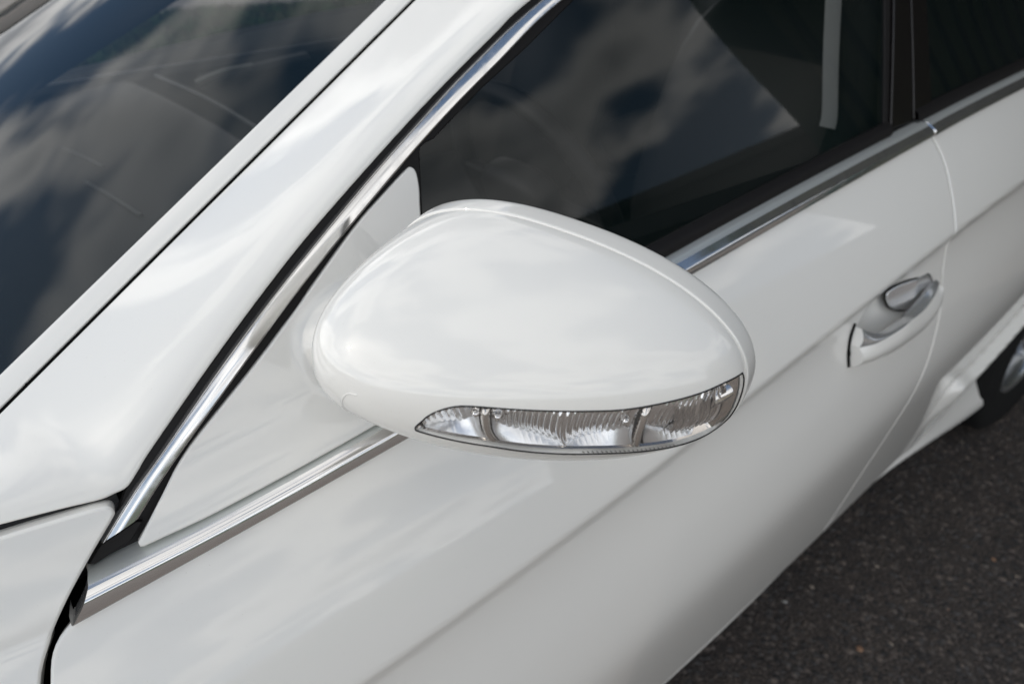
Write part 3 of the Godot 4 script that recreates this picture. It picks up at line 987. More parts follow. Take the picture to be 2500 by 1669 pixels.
func pillar(c: Node3D) -> void:
	var n0 := Vector3(0.01, 0.968, -0.166)
	var d := Vector3(0.41, 0.22, -0.107).normalized()
	var nw := Vector3(-0.345, 0.843, 0.412)
	nw = (nw - d * nw.dot(d)).normalized()
	var e := d.cross(nw)
	if e.z < 0.0: e = -e
	var foot := []
	for q in [Vector2(-0.45, 0.985), Vector2(-0.25, 0.962), Vector2(-0.10, 0.945), Vector2(-0.014, 0.937), Vector2(0.020, 0.9335), Vector2(0.040, 0.931), Vector2(0.050, 0.930), Vector2(0.0585, 0.9315), Vector2(0.068, 0.939), Vector2(0.082, 0.951), Vector2(0.144, 0.9985), Vector2(0.207, 1.0435), Vector2(0.257, 1.0755), Vector2(0.346, 1.1285), Vector2(0.431, 1.1745), Vector2(0.483, 1.2005), Vector2(0.65, 1.268), Vector2(0.80, 1.309), Vector2(1.05, 1.336)]:
		var up := Vector2(-0.46, 0.88) * (0.0018 if q.x > 0.05 else 0.0)
		var z := zg(q.x + up.x, q.y + up.y) + (-0.001 if q.x > 0.05 else -0.001)
		foot.append(Vector3(q.x + up.x, q.y + up.y, z))
	var c1 := curve3(foot, 6)
	var mb := MB.new()
	var rows := []
	for k in 26: rows.append(PackedVector3Array())
	var ng := Vector3(-0.03, 0.42, 0.9).normalized()
	var g := d.cross(ng).normalized()
	if g.y < 0.0: g = -g
	var hs := PackedFloat32Array()
	for q in c1:
		var b := n0 + d * (q - n0).dot(d) + e * 0.0225
		hs.append(clampf((b + nw * 0.003 - q).dot(nw) / g.dot(nw), 0.018, 0.03))
	for pass_ in 30:
		var h2 := hs.duplicate()
		for k in range(1, hs.size() - 1): h2[k] = (hs[k - 1] + hs[k] + hs[k + 1]) / 3.0
		hs = h2
	for k in c1.size():
		var s := (c1[k] - n0).dot(d)
		var b := n0 + d * s + e * 0.0228
		var m := c1[k] + g * hs[k]
		var wt := 1.5
		for j in 18:
			var t := j / 17.0
			t = t * (1.6 - 0.6 * t)
			var a0 := (1.0 - t) * (1.0 - t)
			var a1 := 2.0 * t * (1.0 - t) * wt
			var a2 := t * t
			rows[j + 4].append((b * a0 + m * a1 + c1[k] * a2) / (a0 + a1 + a2))
		var tn := (c1[k] - m).normalized()
		var nn := d.cross(tn)
		if nn.dot(ng) < 0.0: nn = -nn
		nn = nn.normalized()
		for j in 3:
			var an := PI * 0.5 * (j + 1) / 3.0
			rows[22 + j].append(c1[k] + tn * 0.002 * sin(an) - nn * 0.002 * (1.0 - cos(an)))
		rows[25].append(c1[k] + tn * 0.002 - nn * 0.014)
		rows[0].append(b - e * 0.0015 - nw * 0.014)
		rows[1].append(b - e * 0.0015 - nw * 0.0015)
		rows[2].append(b - e * 0.001 - nw * 0.0006)
		rows[3].append(b - e * 0.0005 - nw * 0.0002)
	for pass_ in 60:
		for j in range(4, 22):
			var soft := 0.5 * sst(0.0, 0.5, (21.5 - j) / 17.5)
			var old: PackedVector3Array = rows[j].duplicate()
			for k in range(1, old.size() - 1): rows[j][k] = old[k].lerp((old[k - 1] + old[k + 1]) * 0.5, soft)
	mb.grid(rows, Vector3(-0.25, 0.7, 0.6))
	put("windscreen_pillar", mb, M.paint, c)
	# white strip along the edge of the windscreen, and the dark joint beside it
	rows = []
	for q in [[-0.0035, -0.010], [-0.0035, -0.001], [-0.0028, -0.0002], [0.0, 0.0], [0.006, 0.0004], [0.012, 0.0004], [0.0160, 0.0], [0.0173, -0.0003], [0.0178, -0.001], [0.0178, -0.014]]:
		var row := PackedVector3Array()
		for k in 40:
			var s := lerpf(-0.55, 1.0, k / 39.0)
			row.append(n0 + d * s + e * q[0] + nw * q[1] - nw * 0.05 * pow(maxf(s - 0.55, 0.0), 2.0))
		rows.append(row)
	mb = MB.new()
	mb.grid(rows, nw)
	var strip := put("windscreen_edge_strip", mb, M.paint, c)
	rows = []
	for q in [0.012, 0.03]:
		rows.append(PackedVector3Array([n0 + d * -0.55 + e * q - nw * 0.0018, n0 + d * 0.9 + e * q - nw * 0.0018]))
	mb = MB.new()
	mb.grid(rows, nw)
	put("joint_seal", mb, M.black, c)
	# windscreen: curved between the two pillars
	rows = []
	for k in 41:
		var zeta := k / 40.0 * 2.0 - 1.0
		var row := PackedVector3Array()
		for j in 30:
			var s := lerpf(-0.28, 0.98, j / 29.0)
			var a := n0 + d * s - nw * 0.005
			var b := Vector3(a.x, a.y, 2.0 * ZC - a.z)
			var q := a.lerp(b, k / 40.0) + Vector3(-0.46, 0.89, 0.0) * 0.085 * (1.0 - zeta * zeta)
			row.append(q)
		rows.append(row)
	mb = MB.new()
	mb.grid(rows, Vector3(-0.45, 0.9, 0))
	put("windscreen", mb, M.screen, c)
	# the same pillar on the far side
	rows = []
	for q in [[-0.16, -0.16], [-0.10, -0.06], [-0.05, -0.012], [-0.046, -0.0055], [-0.004, -0.0052], [-0.0035, -0.001], [-0.0028, -0.0002], [0.01, 0.0004], [0.03, 0.0], [0.07, -0.012], [0.10, -0.05], [0.105, -0.09]]:
		var row := PackedVector3Array()
		for k in 20:
			var s := lerpf(-0.5, 1.0, k / 19.0)
			row.append(n0 + d * s + e * q[0] + nw * q[1])
		rows.append(row)
	mb = MB.new()
	mb.grid(rows.slice(4, 12), nw)
	mb.mirror(ZC)
	put("far_windscreen_pillar", mb, M.paint, c)
	mb = MB.new()
	mb.grid(rows.slice(0, 5), nw)
	mb.mirror(ZC)
	put("far_pillar_seal", mb, M.gloss_black, c)
	# black border printed round the glass, near side
	# roof
	rows = []
	for j in 16:
		var row := PackedVector3Array()
		for k in 21:
			var u := k / 20.0 * 2.0 - 1.0
			var x := lerpf(0.78, 2.6, j / 15.0)
			var y := 1.325 + 0.055 * (1.0 - u * u) + 0.03 * sin(PI * j / 15.0)
			row.append(Vector3(x - 0.06 * (1.0 - u * u) * (1.0 - j / 15.0), y, ZC + u * 0.60))
		rows.append(row)
	mb = MB.new()
	mb.grid(rows, Vector3.UP)
	var low := []
	for r in rows:
		var row := PackedVector3Array()
		for q in r: row.append(q - Vector3(0, 0.02, 0))
		low.append(row)
	mb.grid(low, Vector3.DOWN)
	put("roof", mb, M.paint, c)

func door_handle(door: Node3D) -> void:
	var t := curve3([Vector3(0.862, 0.821, 0.0885), Vector3(0.886, 0.809, 0.0945), Vector3(0.915, 0.804, 0.0965), Vector3(0.954, 0.806, 0.0965), Vector3(0.984, 0.811, 0.0955), Vector3(1.015, 0.818, 0.0935), Vector3(1.042, 0.826, 0.0905), Vector3(1.067, 0.826, 0.085)], 5)
	var m := curve3([Vector3(0.855, 0.799, 0.0955), Vector3(0.884, 0.800, 0.1045), Vector3(0.933, 0.803, 0.1080), Vector3(0.965, 0.807, 0.1075), Vector3(1.000, 0.808, 0.1055), Vector3(1.035, 0.812, 0.100), Vector3(1.058, 0.815, 0.094), Vector3(1.075, 0.817, 0.087)], 5)
	var b := curve3([Vector3(0.856, 0.769, 0.0965), Vector3(0.893, 0.763, 0.0995), Vector3(0.925, 0.758, 0.1010), Vector3(0.955, 0.754, 0.1020), Vector3(1.020, 0.757, 0.1015), Vector3(1.058, 0.768, 0.0995), Vector3(1.073, 0.782, 0.0955), Vector3(1.079, 0.808, 0.088)], 5)
	var chrome := []
	var white := []
	for j in 7:
		var u := j / 6.0
		var ra := PackedVector3Array()
		var rb := PackedVector3Array()
		for k in t.size():
			ra.append(t[k].lerp(m[k], u) + Vector3(0, 0, 0.0035 * sin(PI * u)))
			rb.append(m[k].lerp(b[k], u) + Vector3(0, 0, 0.009 * sin(PI * u)))
		chrome.append(ra); white.append(rb)
	var back := PackedVector3Array()
	for q in t: back.append(q + Vector3(0, -0.009, -0.007))
	var mb := MB.new()
	mb.grid(white, Vector3(0, 0.1, 1))
	var under := PackedVector3Array()
	for q in b: under.append(q + Vector3(0, 0.004, -0.014))
	mb.grid([b, under], Vector3.DOWN)
	var front := PackedVector3Array()
	var inner := PackedVector3Array()
	for r in chrome: front.append(r[0])
	for r in white: front.append(r[0])
	for q in front: inner.append(q + Vector3(-0.001, 0, -0.016))
	mb.grid([front, inner], Vector3.LEFT)
	put("door_handle", mb, M.paint, door)
	mb = MB.new()
	mb.grid(chrome, Vector3(0, 0.5, 1))
	mb.grid([t, back], Vector3.UP)
	put("handle_chrome_edge", mb, M.handle_metal, door)
	# dark gap at its front end
	mb = MB.new()
	mb.tube(curve3([Vector3(0.8627, 0.824, side(0.8627, 0.824) + 0.0012), Vector3(0.8557, 0.808, side(0.8557, 0.808) + 0.0012), Vector3(0.8532, 0.787, side(0.8532, 0.787) + 0.0012), Vector3(0.8547, 0.767, side(0.8547, 0.767) + 0.0012)], 5), 0.0019, 8)
	put("handle_gap", mb, M.black, door)
	# chrome lock cover behind the rear end
	var tear := PackedVector2Array()
	for q in curve2([Vector2(0.964, 0.820), Vector2(0.965, 0.829), Vector2(0.978, 0.834), Vector2(0.996, 0.8365), Vector2(1.024, 0.8375), Vector2(1.049, 0.8365), Vector2(1.062, 0.831), Vector2(1.071, 0.822), Vector2(1.074, 0.813), Vector2(1.064, 0.804), Vector2(1.042, 0.799), Vector2(1.010, 0.795), Vector2(0.985, 0.801), Vector2(0.971, 0.809), Vector2(0.964, 0.820)], 4): tear.append(q)
	tear.remove_at(tear.size() - 1)
	mb = MB.new()
	var ls := func(x: float, y: float) -> Vector3: return Vector3(x, y, side(x, y) + 0.002 - 0.22 * maxf(0.0, 1.02 - x) - 1.4 * (y - 0.817) * (y - 0.817))
	region(mb, ls, tear, Vector2(0.006, 0.006), Vector3.BACK, 0.0018, 0.002)
	put("lock_cover", mb, M.handle_metal, door)
	mb = MB.new()
	var grown := PackedVector2Array()
	var mid := Vector2(1.02, 0.818)
	for q in tear: grown.append(q + (q - mid).normalized() * 0.0022)
	var ls2 := func(x: float, y: float) -> Vector3: return ls.call(x, y) - Vector3(0, 0, 0.0015)
	region(mb, ls2, grown, Vector2(0.006, 0.006), Vector3.BACK, 0.0005, 0.001)
	put("lock_gap", mb, M.black, door)

func rounded(mb: MB, c: Vector3, s: Vector3, b: Basis, ex := 3.2) -> void:      # a soft cushion shape
	var rows := []
	for i in 21:
		var la := PI * (i / 20.0 - 0.5)
		var row := PackedVector3Array()
		for j in 32:
			var lo := TAU * j / 32.0
			var q := Vector3(cos(la) * cos(lo), sin(la), cos(la) * sin(lo))
			var l := pow(pow(absf(q.x), ex) + pow(absf(q.y), ex) + pow(absf(q.z), ex), -1.0 / ex)
			row.append(c + b * (q * l * s * 0.5))
		rows.append(row)
	mb.grid(rows, func(p: Vector3) -> Vector3: return p - c, true)

func cabin(c: Node3D) -> void:
	# dashboard: a rolled shape running across
	var prof := curve3([Vector3(-0.25, 0.80, 0), Vector3(0.0, 0.845, 0), Vector3(0.18, 0.875, 0), Vector3(0.36, 0.905, 0), Vector3(0.42, 0.90, 0), Vector3(0.45, 0.86, 0), Vector3(0.43, 0.76, 0), Vector3(0.45, 0.62, 0), Vector3(0.40, 0.45, 0)], 5)
	var rows := []
	for q in prof:
		var row := PackedVector3Array()
		for k in 31:
			var u := k / 30.0
			var z := lerpf(-0.10, -1.50, u)
			var hood := 0.035 * exp(-pow((z + 0.42) / 0.19, 2.0)) * sst(0.1, 0.38, q.x)
			row.append(Vector3(q.x - 0.05 * pow(2.0 * u - 1.0, 2.0), q.y + hood, z))
		rows.append(row)
	var mb := MB.new()
	mb.grid(rows, Vector3(0.3, 1, 0))
	var dash := put("dashboard", mb, M.trim, c)
	# highlight on the dashboard's rear edge, painted as a paler bead, and the demister slots
	mb = MB.new()
	mb.tube(curve3([Vector3(0.425, 0.912, -1.46), Vector3(0.455, 0.911, -1.2), Vector3(0.464, 0.910, -0.95), Vector3(0.46, 0.912, -0.7)], 6), 0.004, 8)
	put("dashboard_edge_highlight", mb, M.grey_trim, dash)
	for q in [[-1.10, -0.92], [-0.88, -0.66]]:
		mb = MB.new()
		mb.tube(curve3([Vector3(0.165, 0.876, q[0]), Vector3(0.185, 0.880, (q[0] + q[1]) * 0.5), Vector3(0.20, 0.884, q[1])], 5), 0.003, 8)
		put("demister_slot", mb, M.grey_trim, dash)
	# steering wheel
	var sw := MB.new()
	var ring := PackedVector3Array()
	var bs := Basis(Vector3.BACK, 0.42)
	for k in 48:
		var a := TAU * k / 48.0
		ring.append(Vector3(0.74, 0.87, -0.42) + bs * Vector3(0, cos(a) * 0.185, sin(a) * 0.185))
	sw.tube(ring, 0.016, 10, true)
	var st := put("steering_wheel", sw, M.leather, c)
	sw = MB.new()
	rounded(sw, Vector3(0.72, 0.86, -0.42), Vector3(0.07, 0.14, 0.17), bs)
	for z in [-1.0, 1.0]: sw.box(Vector3(0.735, 0.87, -0.42 + z * 0.12), Vector3(0.02, 0.03, 0.14), bs, 0.004)
	put("hub", sw, M.leather, st)
	# seats
	for z in [-0.42, -1.18]:
		mb = MB.new()
		rounded(mb, Vector3(1.05, 0.52, z), Vector3(0.55, 0.2, 0.52), Basis(Vector3.BACK, 0.1))
		rounded(mb, Vector3(1.33, 0.82, z), Vector3(0.2, 0.66, 0.50), Basis(Vector3.BACK, -0.3))
		var s := put("seat", mb, M.leather, c)
		mb = MB.new()
		rounded(mb, Vector3(1.42, 1.20, z), Vector3(0.12, 0.18, 0.27), Basis(Vector3.BACK, -0.2))
		put("headrest", mb, M.leather, s)
	mb = MB.new()
	rounded(mb, Vector3(2.0, 0.55, -0.8), Vector3(0.5, 0.2, 1.25), Basis())
	rounded(mb, Vector3(2.3, 0.85, -0.8), Vector3(0.22, 0.6, 1.25), Basis(Vector3.BACK, -0.35))
	put("rear_seat", mb, M.leather, c)
	# belt webbing that hangs inside the pillar
	mb = MB.new()
	rows = [PackedVector3Array(), PackedVector3Array(), PackedVector3Array()]
	var bl := curve3([Vector3(0.955, 1.022, -0.070), Vector3(0.966, 1.04, -0.078), Vector3(0.980, 1.11, -0.105), Vector3(1.008, 1.21, -0.145), Vector3(1.04, 1.30, -0.185)], 6)
	for q in bl:
		rows[0].append(q + Vector3(-0.022, 0.006, -0.004)); rows[1].append(q); rows[2].append(q + Vector3(0.022, -0.006, -0.004))
	mb.grid(rows, Vector3(0, 0, 1))
	put("seat_belt", mb, M.belt, c)
	# cabin lining: floor, rear bulkhead, inside of the near door, door cards
	mb = MB.new()
	mb.box(Vector3(1.0, 0.29, -0.8), Vector3(3.0, 0.04, 1.5))
	mb.box(Vector3(2.62, 0.75, -0.8), Vector3(0.06, 0.95, 1.5))
	mb.box(Vector3(0.9, 0.64, -0.105), Vector3(1.7, 0.62, 0.04))
	mb.box(Vector3(2.2, 0.70, -0.105), Vector3(0.9, 0.6, 0.04))
	put("cabin_lining", mb, M.trim, c)
	# inside of the pillar between the doors
	mb = MB.new()
	mb.tube(PackedVector3Array([Vector3(1.07, 0.6, -0.11), Vector3(1.075, 1.03, -0.085), Vector3(1.10, 1.17, -0.14), Vector3(1.12, 1.33, -0.21)]), 0.045, 8)
	put("pillar_lining", mb, M.trim, c)
	# far side of the body
	mb = MB.new()
	rows = []
	for k in 40:
		var x := lerpf(-0.5, 2.6, k / 39.0)
		var row := PackedVector3Array()
		for j in 14:
			var y := lerpf(0.28, yb(x) + 0.012, j / 13.0)
			row.append(Vector3(x, y, side(x, minf(y, yb(x)))))
		rows.append(row)
	mb.grid(rows, Vector3.BACK)
	mb.mirror(ZC)
	put("far_doors", mb, M.paint, c)
	mb = MB.new()
	mb.box(Vector3(1.05, 0.66, 2.0 * ZC + 0.10), Vector3(3.0, 0.58, 0.06), Basis(Vector3.BACK, 0.045), 0.015)
	mb.box(Vector3(0.66, 0.90, 2.0 * ZC + 0.155), Vector3(0.30, 0.03, 0.05), Basis(Vector3.BACK, 0.1), 0.01)
	put("far_door_lining", mb, M.trim, c)
	mb = MB.new()
	mb.tube(curve3([Vector3(0.50, 0.895, 2.0 * ZC + 0.19), Vector3(0.56, 0.915, 2.0 * ZC + 0.205), Vector3(0.64, 0.918, 2.0 * ZC + 0.19)], 5), 0.007, 8)
	put("far_door_pull", mb, M.pale_trim, c)
	mb = MB.new()
	mb.tube(PackedVector3Array([Vector3(1.10, 0.9, 2.0 * ZC + 0.05), Vector3(1.11, 1.05, 2.0 * ZC + 0.08), Vector3(1.13, 1.2, 2.0 * ZC + 0.14), Vector3(1.14, 1.34, 2.0 * ZC + 0.2)]), 0.05, 8)
	put("far_pillar", mb, M.trim, c)
	var fp := PackedVector2Array([Vector2(0.10, yb(0.10) + 0.005), Vector2(0.346, 1.115), Vector2(0.53, 1.20), Vector2(0.65, 1.25), Vector2(0.80, 1.29), Vector2(1.2, 1.32), Vector2(2.0, 1.29), Vector2(2.45, 1.12)])
	for k in 12:
		var x := lerpf(2.45, 0.12, k / 11.0)
		fp.append(Vector2(x, yb(x) + 0.004))
	mb = MB.new()
	region(mb, func(x: float, y: float) -> Vector3: return Vector3(x, y, zg(x, y) - 0.006), fp, Vector2(0.03, 0.03), Vector3.BACK, 0.0, 0.0)
	mb.mirror(ZC)
	put("far_window_glass", mb, M.clear_glass, c)
	# bonnet, out of the frame in front of the windscreen
	rows = []
	for j in 10:
		var row := PackedVector3Array()
		for k in 21:
			var u := k / 20.0 * 2.0 - 1.0
			var x := lerpf(-1.4, -0.075, j / 9.0)
			row.append(Vector3(x - 0.19 * (1.0 - u * u), lerpf(0.74, 0.914, sin(j / 9.0 * PI * 0.5)) + 0.03 * (1.0 - u * u) - 0.015 * pow(absf(u), 6.0), ZC + u * 0.72))
		rows.append(row)
	mb = MB.new()
	mb.grid(rows, Vector3.UP)
	put("bonnet", mb, M.paint, c)

func wheels(c: Node3D) -> void:
	for q in [Vector3(2.15, 0.335, -0.062), Vector3(2.15, 0.335, -1.538)]:
		var prof := [[0.203, 0.10], [0.222, 0.118], [0.275, 0.126], [0.312, 0.124], [0.328, 0.112], [0.334, 0.09], [0.335, 0.0], [0.334, -0.09], [0.328, -0.112], [0.312, -0.124], [0.22, -0.118], [0.2, -0.10]]
		var rows := []
		for s in prof:
			var row := PackedVector3Array()
			for k in 64:
				var a := TAU * k / 64.0
				row.append(q + Vector3(cos(a) * s[0], sin(a) * s[0], s[1]))
			rows.append(row)
		var mb := MB.new()
		mb.grid(rows, func(p: Vector3) -> Vector3: return Vector3(p.x - q.x, p.y - q.y, 0).normalized() * (Vector2(p.x - q.x, p.y - q.y).length() - 0.24) * 1.5 + Vector3(0, 0, p.z - q.z), true)
		for g in [-0.05, -0.017, 0.017, 0.05]:
			var ring := PackedVector3Array()
			for k in 48:
				var a := TAU * k / 48.0
				ring.append(q + Vector3(cos(a) * 0.3345, sin(a) * 0.3345, g))
			mb.tube(ring, 0.003, 5, true)
		var w := put("rear_wheel" if q.z > -1.0 else "far_rear_wheel", mb, M.tyre, c)
		mb = MB.new()
		rows = []
		for s in [[0.175, -0.08], [0.185, 0.03], [0.192, 0.085], [0.202, 0.10], [0.210, 0.112], [0.213, 0.104]]:
			var row := PackedVector3Array()
			for k in 64:
				var a := TAU * k / 64.0
				row.append(q + Vector3(cos(a) * s[0], sin(a) * s[0], s[1]))
			rows.append(row)
		mb.grid(rows, func(p: Vector3) -> Vector3: return Vector3(q.x - p.x, q.y - p.y, 0.2), true)
		put("rim", mb, M.alloy, w)
		for k in 5:
			var a := TAU * k / 5.0 + 0.35
			mb = MB.new()
			mb.box(q + Vector3(cos(a) * 0.108, sin(a) * 0.108, 0.07), Vector3(0.165, 0.045, 0.03), Basis(Vector3.BACK, a), 0.01)
			put("spoke", mb, M.alloy, w)
		mb = MB.new()
		rounded(mb, q + Vector3(0, 0, 0.075), Vector3(0.13, 0.13, 0.05), Basis(), 2.4)
		put("hub", mb, M.alloy, w)

# ------------------------------------------------------------------ the door mirror
const MC := Vector3(0.30877, 1.04209, 0.11409)
const ML := Vector3(0.420801, -0.0939328, 0.9022766)      # outwards along the housing
const MV := Vector3(0.0655582, 0.9951728, 0.0730290)      # up
const MF := Vector3(-0.904781, 0.0284209, 0.4249278)      # forwards
func rim_point(th: float) -> Vector2:
	var c := cos(th)
	var s := sin(th)
	var x := signf(c) * pow(absf(c), 2.0 / 2.33133)
	return Vector2(0.12292 * x, 0.06674 * signf(s) * pow(absf(s), 2.0 / 2.33133) * (1.0 - 0.06634 * x))
func P_cap(p: float, q: float) -> Vector3:                 # housing shell over the unit disc
	var rho := minf(Vector2(p, q).length(), 1.0)
	var e := rim_point(atan2(q, p))
	var r := rho * (2.0 - rho)
	var dep := 0.11712 * pow(maxf(1.0 - pow(r, 2.05357), 0.0), 1.0 / 1.53434)
	var w := 1.0 - r * r
	return MC + ML * (e.x * r - 0.06692 * w) + MV * (e.y * r - 0.01103 * w) + MF * dep
func cap_out(p: Vector3) -> Vector3: return p - (MC - ML * 0.02 + MF * 0.01)
func cap_normal(p: Vector2) -> Vector3: return normal_at(P_cap, p, cap_out, 0.006)

const LENS_UP := [Vector2(0.140, -0.070), Vector2(0.146, -0.045), Vector2(0.167, 0.010), Vector2(0.188, 0.055), Vector2(0.214, 0.089), Vector2(0.248, 0.102), Vector2(0.307, 0.106), Vector2(0.398, 0.109), Vector2(0.461, 0.111), Vector2(0.527, 0.114), Vector2(0.598, 0.132), Vector2(0.658, 0.151), Vector2(0.729, 0.176), Vector2(0.788, 0.203), Vector2(0.86, 0.222), Vector2(0.921, 0.233)]
const LENS_LO := [Vector2(0.140, -0.078), Vector2(0.15, -0.086), Vector2(0.191, -0.100), Vector2(0.235, -0.113), Vector2(0.283, -0.126), Vector2(0.357, -0.161), Vector2(0.437, -0.186), Vector2(0.480, -0.195), Vector2(0.525, -0.213), Vector2(0.575, -0.236), Vector2(0.627, -0.262), Vector2(0.680, -0.288), Vector2(0.732, -0.308), Vector2(0.81, -0.325), Vector2(0.875, -0.310), Vector2(0.930, -0.25)]
var lens_u: PackedVector2Array
var lens_l: PackedVector2Array
func resample(a: PackedVector2Array, t: float) -> Vector2:
	var k := t * (a.size() - 1)
	var i := mini(int(k), a.size() - 2)
	return a[i].lerp(a[i + 1], k - i)
func even(pts: Array) -> PackedVector2Array:               # 201 points spaced evenly along the shell
	var c := curve2(pts, 8)
	var acc := PackedFloat32Array([0.0])
	for i in range(1, c.size()): acc.append(acc[i - 1] + P_cap(c[i].x, c[i].y).distance_to(P_cap(c[i - 1].x, c[i - 1].y)))
	var out := PackedVector2Array()
	var j := 0
	for i in 201:
		var s := acc[-1] * i / 200.0
		while j < c.size() - 2 and acc[j + 1] < s: j += 1
		out.append(c[j].lerp(c[j + 1], clampf((s - acc[j]) / maxf(acc[j + 1] - acc[j], 1e-6), 0.0, 1.0)))
	return out
func L(s: float, t: float, deep: float) -> Vector3:        # s along the lamp, t from its top to its bottom edge, deep below the shell
	var q := resample(lens_u, clampf(s, 0.0, 1.0)).lerp(resample(lens_l, clampf(s, 0.0, 1.0)), t)
	return P_cap(q.x, q.y) - cap_normal(q) * deep

func side_mirror(c: Node3D) -> void:
	lens_u = even(LENS_UP)
	lens_l = even(LENS_LO)
	var lens := PackedVector2Array()
	for q in curve2(LENS_UP, 3): lens.append(q)
	for q in curve2([Vector2(0.921, 0.233), Vector2(0.952, 0.17), Vector2(0.968, 0.06), Vector2(0.968, -0.10), Vector2(0.930, -0.25)], 4).slice(1): lens.append(q)
	var lo := curve2(LENS_LO, 3)
	for k in lo.size() - 1: lens.append(lo[lo.size() - 2 - k])
	var disc := PackedVector2Array()
	for k in 160: disc.append(Vector2(cos(TAU * k / 160.0), sin(TAU * k / 160.0)) * 0.9985)
	var mb := MB.new()
	region(mb, P_cap, disc, Vector2(0.014, 0.014), cap_out, 0.0006, 0.004, [lens], 0.002, 0.006)
	var cap := put("side_mirror", mb, M.paint, c)
	cap.set_meta("label", "white mirror housing with a clear turn signal in its lower edge")
	# rim round the mirror glass
	var rows := []
	for q in [[0.986, -0.006], [0.987, 0.0010], [1.000, 0.0011], [1.009, 0.0013], [1.0125, 0.0018], [1.0145, 0.0030], [1.0175, 0.0060], [1.021, 0.0100], [1.0244, 0.0143], [1.0240, 0.0172], [1.019, 0.0192], [1.005, 0.0202], [0.95, 0.0200], [0.925, 0.014], [0.92, -0.005]]:
		var row := PackedVector3Array()
		for k in 128:
			var e: Vector2 = rim_point(TAU * k / 128.0) * q[0]
			row.append(MC + ML * e.x + MV * e.y - MF * q[1])
		rows.append(row)
	mb = MB.new()
	mb.grid(rows, func(p: Vector3) -> Vector3:
		var r := p - MC
		var fl := r - MF * r.dot(MF)
		return fl.normalized() * 0.5 - MF * clampf((-r.dot(MF) - 0.010) * 80.0, -0.3, 2.0), true)
	put("mirror_rim", mb, M.paint, cap)
	mb = MB.new()
	rows = []
	for k in 12:
		var row := PackedVector3Array()
		for j in 64:
			var e := rim_point(TAU * j / 64.0) * 0.925 * (k + 0.02) / 11.02
			row.append(MC + ML * e.x + MV * e.y - MF * (0.010 + 0.001 * (1.0 - pow(k / 11.0, 2.0))))
		rows.append(row)
	mb.grid(rows, -MF, true)
	put("mirror_glass", mb, M.mirror, cap)
	mb = MB.new()                                            # joint of the folding arm
	var joint := PackedVector3Array()
	for q in curve2([Vector2(0.010, 0.024), Vector2(-0.006, 0.016), Vector2(-0.022, -0.004), Vector2(-0.034, -0.040), Vector2(-0.044, -0.084), Vector2(-0.056, -0.130), Vector2(-0.068, -0.17)], 4): joint.append(P_cap(q.x, q.y) - cap_normal(q) * 0.0003)
	mb.tube(joint, 0.0006, 8)
	put("folding_joint", mb, M.paint, cap)
	turn_signal(cap, lens)
	sail(c)

